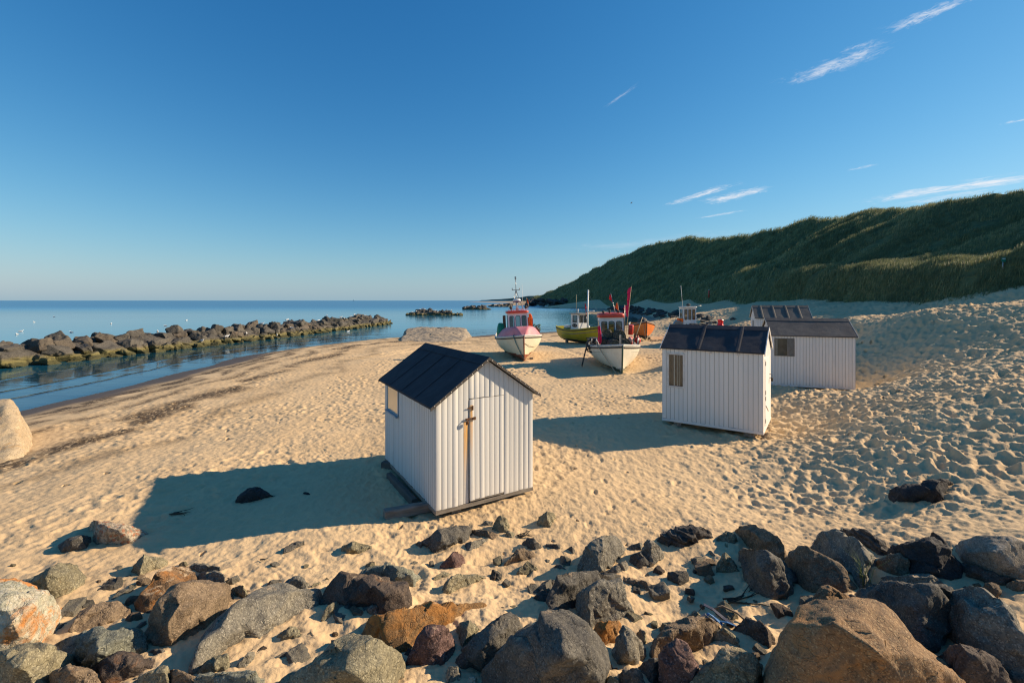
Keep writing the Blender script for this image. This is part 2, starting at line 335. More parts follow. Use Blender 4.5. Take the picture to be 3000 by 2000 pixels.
def build_ground():
    na = 1150
    th = np.concatenate([np.linspace(-130, -58, 60, endpoint=False), np.linspace(-58, 57, na), np.linspace(58, 130, 60)])*math.pi/180
    r = np.concatenate([np.linspace(.3, 2.6, 14, endpoint=False), np.exp(np.linspace(math.log(2.6), math.log(140), 1150)), np.exp(np.linspace(math.log(145), math.log(1500), 60))])
    T, Rr = np.meshgrid(th, r); x = Rr*np.sin(T); y = Rr*np.cos(T)
    b = base_z(x, y); z = b+detail(x, y, b)
    for (mx, my, mr, mh) in MOUNDS:
        j0, j1 = np.searchsorted(r, [max(.3, math.hypot(mx, my)-2.6*mr), math.hypot(mx, my)+2.6*mr]); j1 = min(j1+1, len(r))
        d2 = (x[j0:j1]-mx)**2+(y[j0:j1]-my)**2
        z[j0:j1] += mh*np.exp(-d2/(mr*mr))
    rt = random.Random(8)
    def local(mx, my, rad):
        dd = math.hypot(mx, my); j0, j1 = np.searchsorted(r, [max(.3, dd-rad), dd+rad]); a0 = math.atan2(mx, my); aw = rad/max(dd, .5)
        k0, k1 = np.searchsorted(th, [a0-aw, a0+aw]); return slice(max(0, j0-1), j1+1), slice(max(0, k0-1), k1+1)
    # walked trails: alternating shoe prints
    for path in ([(-3.6, 6.3), (-1.9, 6.9), (.4, 7.3), (2.2, 8.2), (4.0, 9.6), (6.2, 10.8)], [(1.0, 6.0), (1.6, 8.0), (1.9, 10.5), (2.6, 14), (3.2, 18), (3.0, 23)], [(-9, 13), (-6, 14.5), (-3.5, 17), (-1.5, 21), (-.5, 27)],
                 [(8.2, 10.2), (10, 13), (12.3, 15.6), (14.5, 19), (17, 23)], [(-11, 9), (-8.5, 11.5), (-7.5, 15), (-8, 20), (-9, 26)], [(2.5, 5.4), (4.2, 7.3), (6.5, 9.2), (9, 10.4), (13, 11.5)], [(-1, 5.0), (.3, 5.9), (.8, 7.0)]):
        P = [Vector(p) for p in path]; side = 1
        for a, b_ in zip(P[:-1], P[1:]):
            d = b_-a; n = max(1, int(d.length/.62)); u_ = d.normalized(); q_ = Vector((-u_.y, u_.x))
            for k in range(n):
                c = a+d*(k/n)+q_*(.12*side+rt.uniform(-.05, .05)); side = -side; ang = rt.uniform(-.25, .25); ca, sa = math.cos(ang), math.sin(ang); ux, uy = u_.x*ca-u_.y*sa, u_.x*sa+u_.y*ca
                J, Kk = local(c.x, c.y, .6); X = x[J, Kk]-c.x; Y_ = y[J, Kk]-c.y; p = (X*ux+Y_*uy)/.125; q2 = (-X*uy+Y_*ux)/.052; rr_ = np.sqrt(p*p+q2*q2*(1+.25*p))
                z[J, Kk] += rt.uniform(.018, .042)*(-np.exp(-rr_**4)+.28*np.exp(-((rr_-1.5)/.5)**2))*(.6+.8*n2(X*9+k, Y_*9))
    # keel and winch drag marks below the boats
    for path, wd, dp in (([(.6, 30), (.3, 36), (-.6, 44), (-1.8, 54)], .35, .07), ([(5.7, 24.4), (5.4, 30), (4.6, 40), (4.0, 55)], .32, .06), ([(-2.2, 22), (-1.0, 26), (.2, 29.5)], .16, .05), ([(-1.6, 21.8), (-.4, 25.8), (.8, 29.3)], .16, .05), ([(-11.5, 33), (-9.6, 38), (-8.4, 44)], .18, .06), ([(-10.6, 32.8), (-8.7, 37.8), (-7.5, 43.8)], .18, .06)):
        for a, b_ in zip(path[:-1], path[1:]):
            mx, my = (a[0]+b_[0])/2, (a[1]+b_[1])/2; L_ = math.hypot(b_[0]-a[0], b_[1]-a[1]); J, Kk = local(mx, my, L_/2+1.2); X = x[J, Kk]-a[0]; Y_ = y[J, Kk]-a[1]; ux, uy = (b_[0]-a[0])/L_, (b_[1]-a[1])/L_
            s_ = X*ux+Y_*uy; o_ = (-X*uy+Y_*ux+.12*n2(s_*.6, s_*.1))/wd; m_ = (s_ >= 0)*(s_ < L_)
            z[J, Kk] += m_*dp*(-np.exp(-o_*o_)+.6*np.exp(-((np.abs(o_)-1.5)/.5)**2))*(.6+.6*n2(X*1.2, Y_*1.2))
    sd_ = shore_dist(x, y)
    nr, nc = x.shape
    idx = np.arange(nr*nc).reshape(nr, nc)
    q = np.stack([idx[:-1, :-1], idx[:-1, 1:], idx[1:, 1:], idx[1:, :-1]], -1).reshape(-1, 4)
    me = np_mesh('beach_sand', np.stack([x, y, z], -1).reshape(-1, 3), q[:, ::-1])
    w = sd_+.5*fbm2(x*.35, y*.35, 3)
    attr(me, 'wet', ((1-sst(2.4, 3.6, w))*(.35+.65*sst(-2.5, .2, sd_))).ravel())
    s2 = sd_+.9*fbm2(x*.18, y*.18, 3)+.25*n2(x*1.5, y*1.5)
    wr = sum(a*np.exp(-((s2-c)/ww)**2) for c, ww, a in ((3.6, .6, 1.2), (4.9, .4, .9), (6.6, .5, .85), (9.0, .7, 1.0), (11.5, .5, .5)))
    wr = wr*sst(-.45, .15, fbm2(x*.55, y*.5, 4)+.12)*(1-sst(90, 140, y))
    wr = wr+.55*np.exp(-((y-46-.25*(x+8))/3.2)**2)*np.exp(-((x+7)/7)**2)*sst(-.2, .3, fbm2(x*.5, y*.4, 4))
    attr(me, 'wrack', np.clip(wr, 0, 1.2).ravel())
    m, nt = new_mat('sand')
    pos = nt.n('ShaderNodeNewGeometry').outputs['Position']
    big = nt.noise(pos, .35, 5, .6); mid = nt.noise(pos, 4.0, 6, .6); fine = nt.noise(pos, 160, 3, .7)
    c = nt.mix(nt.step(big, .35, .65), (.575, .41, .225), (.635, .46, .258))
    c = nt.mix(nt.math('MULTIPLY', nt.step(mid, .45, .75), .35), c, (.50, .355, .215))
    c = nt.mix(nt.math('MULTIPLY', nt.step(fine, .52, .72), .35), c, (.30, .22, .15))
    pb = nt.n('ShaderNodeTexVoronoi', {'Vector': pos, 'Scale': 9.0, 'Randomness': 1.0}).outputs['Distance']
    peb = nt.math('MULTIPLY', nt.step(pb, .10, .045), nt.step(nt.noise(pos, 1.1, 3), .5, .62))
    c = nt.mix(nt.math('MULTIPLY', peb, .8), c, (.13, .10, .075))
    wk = nt.math('MULTIPLY', nt.attr('wrack'), nt.step(nt.noise(nt.mapv(pos, (2.2, 1.2, 1)), 5.0, 5, .7), .34, .50), clamp=True)
    c = nt.mix(wk, c, (.075, .05, .028))
    c = nt.mix(nt.attr('wet'), c, (.115, .075, .042))
    rg = nt.n('ShaderNodeMapRange', {0: nt.attr('wet'), 3: .92, 4: .55}).outputs[0]
    h = nt.math('ADD', nt.math('MULTIPLY', nt.noise(pos, 22, 5, .65), .012), nt.math('MULTIPLY', fine, .0022))
    nb = nt.bump(h, .8, 1.0)
    out(nt, princ(nt, c, rg, nb, spec=.25))
    o = link('beach_sand', me, None, m, smooth=True); tag(o, kind='structure')

# ------------------------------------------------------------------ sea
def build_sea():
    ys = np.concatenate([np.linspace(-60, 10, 6), np.linspace(12, 110, 120), np.exp(np.linspace(math.log(114), math.log(26000), 60))])
    s = np.concatenate([-np.exp(np.linspace(math.log(30000), math.log(41), 40)), np.linspace(-40, 60, 110), np.exp(np.linspace(math.log(64), math.log(30000), 30))])
    X, Y = np.meshgrid(s, ys); nr, nc = X.shape; idx = np.arange(nr*nc).reshape(nr, nc)
    q = np.stack([idx[:-1, :-1], idx[:-1, 1:], idx[1:, 1:], idx[1:, :-1]], -1).reshape(-1, 4)
    me = np_mesh('sea', np.stack([X, Y, np.zeros_like(X)], -1).reshape(-1, 3), q)
    m, nt = new_mat('sea_water')
    pos = nt.n('ShaderNodeNewGeometry').outputs['Position']
    sp = nt.n('ShaderNodeSeparateXYZ', {0: pos}).outputs
    warp = nt.noise(nt.mapv(pos, (.02, .05, 1)), 1.0, 3)
    w1 = nt.noise(nt.mapv(pos, (.10, .42, 1), rot=(0, 0, .12)), 1.0, 5, .55, .4)
    w2 = nt.noise(nt.mapv(pos, (.9, 2.6, 1), rot=(0, 0, -.1)), 1.0, 4, .5)
    w3 = nt.noise(nt.mapv(pos, (.012, .05, 1)), 1.0, 4, .5)
    far = nt.step(sp[1], 90.0, 420.0)
    calm = nt.step(warp, .38, .62)
    h = nt.math('ADD', nt.math('MULTIPLY', w1, .05), nt.math('MULTIPLY', w2, nt.math('MULTIPLY_ADD', calm, .012, .006)))
    h = nt.math('ADD', h, nt.math('MULTIPLY', nt.math('MULTIPLY', w3, far), .9))
    sdw = nt.math('ADD', nt.attr('offshore'), nt.math('MULTIPLY', nt.math('SUBTRACT', nt.noise(nt.mapv(pos, (.15, .12, 1)), 1.0, 3), .5), 2.2))
    for c0, wd, am in ((3.0, .16, .035), (5.6, .2, .03), (9.5, .3, .03)):      # low wavelets coming in on the shallows
        e = nt.math('DIVIDE', nt.math('SUBTRACT', sdw, c0), wd); h = nt.math('ADD', h, nt.math('MULTIPLY', nt.math('POWER', 2.718, nt.math('MULTIPLY', nt.math('MULTIPLY', e, e), -1.0)), am))
    nb = nt.bump(h, .6, 1.0)
    fr = nt.math('MINIMUM', nt.n('ShaderNodeFresnel', {'IOR': 1.333, 'Normal': nb}).outputs[0], nt.n('ShaderNodeMapRange', {0: far, 3: .86, 4: .52}).outputs[0])
    # shallows by the beach are clear; the open water is a deep green-blue body
    deep = nt.attr('depth')
    body = nt.mix(nt.step(w3, .35, .65), (.012, .130, .215), (.020, .165, .250))
    diff = nt.n('ShaderNodeBsdfDiffuse', {'Color': body}).outputs[0]
    trn = nt.n('ShaderNodeBsdfTransparent', {'Color': (.80, .88, .88, 1)}).outputs[0]
    und = nt.n('ShaderNodeMixShader', {0: deep, 1: trn, 2: diff}).outputs[0]
    gl = nt.n('ShaderNodeBsdfGlossy', {'Color': (.76, .90, 1.0, 1), 'Roughness': nt.n('ShaderNodeMapRange', {0: far, 3: .05, 4: .32}).outputs[0], 'Normal': nb}).outputs[0]
    sh = nt.n('ShaderNodeMixShader', {0: fr, 1: und, 2: gl}).outputs[0]
    out(nt, sh)
    sdv = -shore_dist(X, Y)
    attr(me, 'depth', sst(1.0, 22, sdv).ravel()); attr(me, 'offshore', sdv.ravel())
    tag(link('sea', me, None, m), kind='structure')

# ------------------------------------------------------------------ the grassed dune cliff
CREST = [(50, 22, 14.0), (52.8, 47, 16.1), (54.5, 58, 16.66), (75.5, 95, 22.1), (93.4, 150, 29.5), (96, 185, 30.4), (107, 280, 41.3), (105, 350, 45.2), (98, 450, 43.8), (90, 600, 34.3), (79, 750, 21.9), (52, 1000, 7.4)]
def _poly_at(P, n):
    P = np.array(P, float); d = np.concatenate([[0], np.cumsum(np.linalg.norm(np.diff(P, axis=0), axis=1))])
    return P, d
def _resample(P, yy):       # polyline as a function of y (both lines run away from the camera)
    P = np.array(P, float); k = np.argsort(P[:, 1]); P = P[k]
    return np.stack([np.interp(yy, P[:, 1], P[:, 0]), yy, np.interp(yy, P[:, 1], P[:, 2])], -1)
def dune_point(s, t):
    """s: position along (depth of the foot), t: 0 at the foot, 1 at the crest, beyond 1 the top behind"""
    f = _resample(FOOT, s); c = _resample(CREST, s*1.12+8)
    tt = np.clip(t, -1, 1)
    p = f+(c-f)*tt[..., None]
    fd = (1-sst(95, 170, s))*np.interp(t, [-1, 0, .07, .13, .30, .42, 1, 9], [0, 0, .115, .10, -.055, -.065, 0, 0])
    p[..., 2] += fd*(c[..., 2]-f[..., 2])
    span = np.linalg.norm((c-f)[..., :2], axis=-1)
    hgt = c[..., 2]-f[..., 2]
    near = 1-sst(60, 130, s)
    # a low fore-dune hummock along the foot, a slightly hollow face above, a rounded top
    p[..., 2] += near*.5*np.exp(-((t-.12)/.1)**2)*sst(-.08, .10, t)+hgt*.035*np.sin(np.clip(t, 0, 1)*np.pi)
    p[..., 2] += hgt*.05*(np.exp(-((t-1)/.09)**2))
    over = np.clip(t-1, 0, None)
    p[..., 0] += over*span; p[..., 2] -= over*hgt*.25
    p[..., 2] -= sst(0, -.12, t)*.9
    # gullies and spurs slanting down the face, clumps
    x, y = p[..., 0], p[..., 1]; sc = np.clip(s/60, .6, 3.0)
    sl = 18*np.log(np.maximum(s, 4))+6.5*t
    g = (fbm2(sl*.22, t*1.1+.02*s, 3)*1.5+2.8*n2(sl*.075+3, t*.5))*sc**.8*sst(.0, .3, t)*(1-.5*sst(.8, 1.05, t))
    p[..., 2] += near*sst(.08, .25, t)*(1-sst(.3, .5, t))*1.0*n2(s*.06, t*2)
    gul = -np.exp(-(n2(sl*.16+7, t*.35)/.10)**2)*1.3*sc**.7*sst(.15, .4, t)*(1-sst(.85, 1.0, t))
    g = g+gul
    lump = (fbm2(x*.55/sc, y*.55/sc, 4)*.20+.22*n2(sl*.9, t*2.5))*sc**.7*sst(-.05, .1, t)
    p[..., 2] += g*.75+lump; p[..., 0] -= g*.6
    return p
def build_dune():
    s = np.concatenate([np.linspace(8, 70, 300), np.exp(np.linspace(math.log(70.5), math.log(1050), 330))])
    t = np.concatenate([np.linspace(-.12, 1.1, 150), np.linspace(1.13, 2.6, 16)])
    T, S = np.meshgrid(t, s); p = dune_point(S.ravel(), T.ravel())
    nr, nc = S.shape; idx = np.arange(nr*nc).reshape(nr, nc)
    q = np.stack([idx[:-1, :-1], idx[:-1, 1:], idx[1:, 1:], idx[1:, :-1]], -1).reshape(-1, 4)
    me = np_mesh('dune', p, q[:, ::-1])
    attr(me, 'up', T.ravel())
    m, nt = new_mat('dune_turf')
    pos = nt.n('ShaderNodeNewGeometry').outputs['Position']
    a = nt.noise(pos, .12, 6, .65); b = nt.noise(nt.mapv(pos, (1, .5, 2)), 1.4, 6, .7)
    c = nt.mix(nt.step(a, .35, .65), (.12, .145, .065), (.19, .20, .085))
    c = nt.mix(nt.step(b, .42, .66), c, (.08, .105, .052))
    bare = nt.math('MULTIPLY', nt.step(nt.noise(pos, .07, 5, .7), .64, .70), nt.step(nt.attr('up'), .7, .95))
    c = nt.mix(bare, c, (.42, .28, .13))
    nb = nt.bump(nt.math('ADD', nt.math('MULTIPLY', b, .5), nt.math('MULTIPLY', a, .9)), .9, 1.0)
    out(nt, princ(nt, c, .95, nb, spec=.1))
    tag(link('dune', me, None, m, smooth=True), kind='structure')
def build_grass():
    rs = np.random.RandomState(3)
    V = []; Q = []; Tt = []; rnd = []; n0 = 0
    def patch(n, s0, s1, t0, t1, blades, L, wd, pw=1.0):
        nonlocal n0
        k = rs.rand(n)**pw
        s = s0*(s1/s0)**k; t = t0+(t1-t0)*rs.rand(n)
        c = dune_point(s, t); keep = fbm2(c[:, 0]*.25, c[:, 1]*.25, 3) > -.55
        c = c[keep]; s = s[keep]; n = len(c)
        tone = np.clip(.5+.5*fbm2(c[:, 0]*.09+3, c[:, 1]*.09, 3)+.25*rs.randn(n), 0, 1)
        c = np.repeat(c, blades, 0); s = np.repeat(s, blades); tone = np.repeat(tone, blades)+.15*rs.randn(n*blades); m = len(c)
        sc = np.clip(s/45, .8, 5)**.75
        base = c+np.stack([rs.randn(m)*.16*sc, rs.randn(m)*.16*sc, np.full(m, -.06)], -1)
        a = rs.rand(m)*2*np.pi; ln = L*sc*(.55+.7*rs.rand(m)); lean = .25+.55*rs.rand(m)
        # tops lean with the wind off the sea, to the right
        dx = np.cos(a)*lean*.6+.55; dy = np.sin(a)*lean*.6+.15; dz = np.sqrt(np.clip(1.35-lean, .3, 1))
        tip = base+np.stack([dx, dy, dz*.85], -1)*ln[:, None]; mid = base+np.stack([dx*.35, dy*.35, dz*.62], -1)*ln[:, None]
        px = np.cos(a+1.57); py = np.sin(a+1.57); w = (wd*sc*(.6+.8*rs.rand(m)))[:, None]; sd2 = np.stack([px, py, np.zeros(m)], -1)*w
        V.append(np.stack([base-sd2, base+sd2, mid+sd2*.75, mid-sd2*.75, tip], 1).reshape(-1, 3))
        i = n0+np.arange(m)*5
        Q.append(np.stack([i, i+1, i+2, i+3], -1)); Tt.append(np.stack([i+3, i+2, i+4], -1)); n0 += m*5
        rnd.append(np.repeat(tone, 5))
    patch(15000, 24, 75, -.06, .42, 9, .62, .013)
    patch(15000, 16, 90, .38, 1.12, 8, .62, .014)
    patch(2600, 24, 95, -.16, -.04, 7, .5, .012)
    patch(9000, 70, 260, -.03, 1.12, 6, .75, .022)
    patch(6000, 240, 900, -.02, 1.06, 4, .75, .03)
    me = np_mesh('marram_grass', np.concatenate(V), np.concatenate(Q), np.concatenate(Tt))
    attr(me, 'tone', np.concatenate(rnd))
    m, nt = new_mat('marram_blades')
    t = nt.attr('tone')
    c = nt.mix(nt.step(t, .15, .75), (.13, .16, .075), (.28, .28, .115))
    c = nt.mix(nt.math('MULTIPLY', nt.step(t, .78, 1.05), .8), c, (.48, .42, .21))
    p = princ(nt, c, .6, spec=.25)
    tr = nt.n('ShaderNodeBsdfTranslucent', {'Color': c}).outputs[0]
    out(nt, nt.n('ShaderNodeMixShader', {0: .38, 1: p, 2: tr}).outputs[0])
    tag(link('marram_grass', me, None, m), kind='stuff')
def build_headland():
    P = []; rs = np.random.RandomState(5)
    for i in range(80):
        f = i/79; u = 1403+(1640-1403)*f; Y = 5200-2400*f; h = (9+34*sst(0, .75, f)+4*n2(np.array([f*9.]), np.array([.3]))[0])*sst(0, .03, f)
        P.append([W(u, 880, Y)+Vector((0, dy, z-H)) for dy, z in ((0, -2), (20, h*.8), (120, h), (900, h*.9), (1400, -2))])
    b = MB(); b.grid(P)
    o = b.obj('headland', M_('headland_land', (.16, .17, .12), (.10, .12, .08), .004, .9)); tag(o, kind='structure')
# ------------------------------------------------------------------ white beach huts
def wood_paint(name, tint=(.80, .79, .76), grime=.5, rust=None, groove=.85):
    """white painted boards: slight tone per board, grain, worn and greyed patches; rust: (x0, x1, z0, z1) stain under the latch"""
    m, nt = new_mat(name)
    tc = nt.n('ShaderNodeTexCoord').outputs['Object']
    sp = nt.n('ShaderNodeSeparateXYZ', {0: tc}).outputs
    bd = nt.attr('board'); gv = nt.attr('groove')
    grain = nt.noise(nt.mapv(tc, (22, 22, .9)), 3.0, 6, .7)
    worn = nt.noise(nt.mapv(tc, (3, 3, .8)), 1.6, 7, .72)
    c = nt.mix(nt.math('MULTIPLY', bd, .30), tint, tuple(x*.78 for x in tint))
    c = nt.mix(nt.math('MULTIPLY', nt.step(grain, .52, .74), .28*grime+.05), c, (.52, .50, .46))
    c = nt.mix(nt.math('MULTIPLY', nt.step(worn, .58, .74), .45*grime), c, (.42, .40, .37))
    low = nt.math('MULTIPLY', nt.step(nt.math('MULTIPLY_ADD', worn, .5, sp[2]), .50, .12), .75*grime)
    c = nt.mix(low, c, (.40, .36, .29))
    knot = nt.n('ShaderNodeTexVoronoi', {'Vector': nt.mapv(tc, (9, 9, 2.3)), 'Scale': 1.0}).outputs['Distance']
    c = nt.mix(nt.math('MULTIPLY', nt.step(knot, .055, .02), .5), c, (.38, .33, .27))
    c = nt.mix(nt.math('MULTIPLY', nt.step(gv, .15, .9), groove), c, (.20, .18, .15))
    if rust:
        x0, x1, z0, z1, yb = rust
        wx = nt.math('ADD', sp[0], nt.math('MULTIPLY', nt.math('SUBTRACT', nt.noise(nt.mapv(tc, (4, 4, 3)), 4, 3), .5), .018))
        on = nt.math('MULTIPLY', nt.step(wx, x0, x0+.022), nt.step(wx, x1, x1-.022))
        on = nt.math('MULTIPLY', on, nt.math('MULTIPLY', nt.step(sp[2], z0, z1), nt.step(sp[2], z1+.02, z1)))
        on = nt.math('MULTIPLY', on, nt.step(sp[1], yb+.06, yb+.03))
        st = nt.math('MULTIPLY', on, nt.math('MULTIPLY_ADD', nt.step(nt.noise(nt.mapv(tc, (26, 26, 1.2)), 2.0, 5, .6), .30, .62), .5, .5))
        c = nt.mix(nt.math('MULTIPLY', st, .97), c, (.84, .40, .045))
    nb = nt.bump(nt.math('ADD', grain, nt.math('MULTIPLY', worn, .5)), .22, .004)
    out(nt, princ(nt, c, .62, nb, spec=.3)); return m
def felt_mat(name, c1, c2, bump=.5):
    m, nt = new_mat(name); tc = nt.n('ShaderNodeTexCoord').outputs['Object']
    f = nt.noise(tc, 220, 2, .8); g = nt.noise(tc, 2.2, 6, .65)
    c = nt.mix(nt.step(g, .35, .68), c1, c2); c = nt.mix(nt.math('MULTIPLY', nt.step(f, .55, .75), .5), c, tuple(x*2.2 for x in c2))
    h = nt.math('ADD', nt.math('MULTIPLY', f, .004), nt.math('MULTIPLY', nt.noise(tc, 5, 4), .012))
    out(nt, princ(nt, c, .82, nt.bump(h, bump, 1.0), spec=.3)); return m
MW = {}
def hut_mats():
    MW['timber'] = M_('weathered_timber', (.26, .23, .19), (.15, .13, .105), 3, .85, .5, 30, stretch=(1, 6, 6), bdist=.01)
    MW['timber_dark'] = M_('dark_timber', (.075, .066, .058), (.12, .10, .085), 4, .85, .6, 25, bdist=.012)
    MW['iron'] = M_('rusty_iron', (.20, .085, .03), (.07, .05, .04), 30, .6, .4, 120, .3)
    MW['black_iron'] = M_('black_iron', (.03, .03, .032), (.06, .05, .045), 20, .45, .2, 90, .5)
    MW['greyblue'] = M_('greyblue_paint', (.28, .36, .42), (.22, .28, .32), 6, .5, .15)
    MW['zinc'] = M_('galvanised_nail', (.62, .60, .56), None, 20, .4, .1, 60, .8)
    m, nt = new_mat('window_glass')
    g = nt.n('ShaderNodeBsdfGlossy', {'Color': (.95, .95, .93, 1), 'Roughness': .03}).outputs[0]
    t = nt.n('ShaderNodeBsdfTransparent', {'Color': (.62, .64, .62, 1)}).outputs[0]
    fr = nt.math('MULTIPLY_ADD', nt.math('POWER', nt.n('ShaderNodeLayerWeight', {'Blend': .5}).outputs['Facing'], 3.0), .7, .04)
    out(nt, nt.n('ShaderNodeMixShader', {0: fr, 1: t, 2: g}).outputs[0]); MW['glass'] = m
    m, nt = new_mat('sand_reflection_glass')          # tan body colour paints the mirrored sunlit sand into the pane
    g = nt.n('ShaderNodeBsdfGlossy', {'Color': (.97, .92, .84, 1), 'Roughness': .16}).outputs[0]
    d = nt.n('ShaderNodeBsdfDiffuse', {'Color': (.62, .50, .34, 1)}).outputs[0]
    out(nt, nt.n('ShaderNodeMixShader', {0: .55, 1: d, 2: g}).outputs[0]); MW['sand_reflection'] = m
def board_wall(name, P0, ax, n, wid, top, parent, mat, nrm, z0=0.0, gap=.011, dep=.004, rs=None, bottoms=None):
    if name == 'front_wall' or name == 'door_boards': gap, dep = .012, .0030
    """tongue-and-groove boards along ax from P0, n boards over width wid; top(s) gives the height at distance s; nrm outward"""
    rs = rs or random.Random(1); ax = Vector(ax); nrm = Vector(nrm); V = []; Q = []; A = []; G = []
    bw = wid/n
    for i in range(n):
        o = rs.uniform(-.0018, .0018); tone = rs.random(); zb_ = z0+(bottoms(i) if bottoms else rs.uniform(-.006, .006))
        prof = [(0, -dep), (gap*.5, o), (bw-gap*.5, o), (bw, -dep)]
        k = len(V)
        ss = [i*bw+p[0] for p in prof]
        for s, p in zip(ss, prof):
            b = Vector(P0)+ax*s+nrm*p[1]
            V += [b+Vector((0, 0, zb_)), b+Vector((0, 0, top(s)))]; A += [tone, tone]; G += [1.0 if p[1] == -dep else 0.0]*2
        for j in range(3): Q.append((k+2*j, k+2*j+2, k+2*j+3, k+2*j+1))
    if ax.cross(Vector((0, 0, 1))).dot(nrm) < 0: Q = [q[::-1] for q in Q]
    me = np_mesh(name, V, Q); attr(me, 'board', A); attr(me, 'groove', G)
    return link(name, me, parent, mat)
SIDE = {}
def hut(label, loc, ang, Wd, Ln, eave, ridge, nb_f, nb_s, mats, oh_f=.10, oh_e=.10, seams=(), roof='', blocks=(), zoff=.14, verge=None, seed=1, openings=None, tilt=(0, 0)):
    """gable along local x (width Wd), ridge along local y (length Ln); origin at the front corner on the ground"""
    rs = random.Random(seed)
    t = empty('beach_hut', loc, ang, label, 'beach hut', 'white wooden beach huts on the sand', rx=tilt[0], ry=tilt[1])
    z0 = zoff; e = z0+eave; r = z0+ridge
    gable = lambda s: e+(r-e)*(1-abs(s-Wd/2)/(Wd/2))-.012
    paint, felt, trim = mats[:3]; pside = mats[3] if len(mats) > 3 else paint
    # closed inner shell, 2 cm behind the boards
    b = MB(); i = .022
    b.prism([(i, i, z0+.02), (Wd-i, i, z0+.02), (Wd-i, i, e-.03), (Wd/2, i, r-.04), (i, i, e-.03)], (0, Ln-2*i, 0)); b.obj('wall_frame', MW['timber'], t)
    if openings != 'front':
        board_wall('front_wall', (0, 0, 0), (1, 0, 0), nb_f, Wd, gable, t, paint, (0, -1, 0), z0, rs=rs)
    board_wall('back_wall', (0, Ln, 0), (1, 0, 0), nb_f, Wd, gable, t, paint, (0, 1, 0), z0, rs=rs)
    flat = lambda s: e-.006
    sg, sdp = (.040, .016) if roof == 'felt1' else (.022, .006)
    board_wall('side_wall', (0, 0, 0), (0, 1, 0), nb_s, Ln, flat, t, pside, (-1, 0, 0), z0, sg, sdp, rs=rs)
    board_wall('side_wall', (Wd, 0, 0), (0, 1, 0), nb_s, Ln, flat, t, pside, (1, 0, 0), z0, sg, sdp, rs=rs)
    # sill beams
    b = MB(); h = .07
    for a, c in (((-.006, -.006), (Wd+.006, .06)), ((-.006, Ln-.06), (Wd+.006, Ln+.006)), ((-.006, .0602), (.06, Ln-.0602)), ((Wd-.06, .0602), (Wd+.006, Ln-.0602))):
        b.box((a[0], a[1], z0-h), (c[0], c[1], z0-.003), bev=.004)
    b.obj('sill_beam', paint if roof != 'felt1' else MW['timber'], t)
    # roof
    run = Wd/2+oh_e; sl = (r-e)/(Wd/2); th = .035
    b = MB()
    for sgn in (-1, 1):
        x0 = Wd/2; x1 = Wd/2+sgn*run; zr = r+.012; ze = r+.012-sl*run
        nx = max(2, int(run/.12)); ny = max(2, int(Ln/.15)); P = []
        for a in range(nx+1):
            f = a/nx; row = []
            for c in range(ny+1):
                yy = -oh_f+(Ln+2*oh_f)*c/ny
                sag = rs.uniform(-.003, .003)-(.012*math.sin(f*math.pi)*math.sin(c/ny*math.pi))
                row.append((x0+(x1-x0)*f, yy, zr+(ze-zr)*f+th+sag))
            P.append(row)
        V = b.grid(P, smooth=False)
        low = [[b.bm.verts.new((v.co.x, v.co.y, v.co.z-th)) for v in row] for row in (V[0], V[-1])]
        lowA = [b.bm.verts.new((V[a][0].co.x, V[a][0].co.y, V[a][0].co.z-th)) for a in range(nx+1)]; lowB = [b.bm.verts.new((V[a][-1].co.x, V[a][-1].co.y, V[a][-1].co.z-th)) for a in range(nx+1)]
        for a in range(nx): b._f([V[a][0], V[a+1][0], lowA[a+1], lowA[a]]); b._f([V[a][-1], V[a+1][-1], lowB[a+1], lowB[a]])
        for c in range(ny): b._f([V[-1][c], V[-1][c+1], low[1][c+1], low[1][c]])
        b._f([lowA[0], lowA[-1], lowB[-1], lowB[0]])
    ro = b.obj('roof', felt, t)
    def on_roof(sgn, f, y, up):            # point on a roof slope: f 0 at the ridge, 1 at the eave
        x = Wd/2+sgn*run*f; return Vector((x, y, r+.012-sl*run*f+th+up))
    b = MB()
    for (y, wdt, hh) in seams:
        for sgn in (-1, 1):
            q = [on_roof(sgn, f, y-wdt/2, .004) for f in (0.02, .5, 1.0)]; P = [[p+Vector((0, 0, 0)) for p in q], [p+Vector((0, wdt*.3, hh)) for p in q], [p+Vector((0, wdt*.7, hh)) for p in q], [p+Vector((0, wdt, 0)) for p in q]]
            b.grid(P, smooth=False)
    if seams: b.obj('roof_seam', felt, ro)
    b = MB()
    cap = .17
    q = [[on_roof(sgn, cap/run if k else 0.0, yy, .010) for yy in (-oh_f-.004, Ln+oh_f+.004)] for sgn, k in ((-1, 1), (-1, 0), (1, 1))]
    b.grid(q, smooth=False); q2 = [[p-Vector((0, 0, .008)) for p in row] for row in q]; b.grid(q2, smooth=False)
    b.obj('ridge_cap', felt, ro)
    for yy, s in ((-oh_f-.018, -1), (Ln+oh_f, 1)):
        b = MB(); hh, dep = (.055, .018) if verge != 'white' else (.085, .022)
        for sgn in (-1, 1):
            A = on_roof(sgn, 0, yy, .006); B = on_roof(sgn, 1.01, yy, .006)
            b.prism([A, B, B-Vector((0, 0, hh)), A-Vector((0, 0, hh))], (0, dep, 0))
        vt = b.obj('verge_trim', trim, ro)
        if verge == 'nails' and s < 0:
            nm_ = None
            for sgn in (-1, 1):
                for k in range(11):
                    p = on_roof(sgn, .05+.9*k/10, yy-.002, -.016)
                    if nm_ is None: b = MB(); b.ball((0, 0, 0), .009, (1, .5, 1), 6, 4); o_ = b.obj('nail_head', MW['zinc'], ro); nm_ = o_
                    else: o_ = nm_.copy(); COL.objects.link(o_)
                    o_.location = p
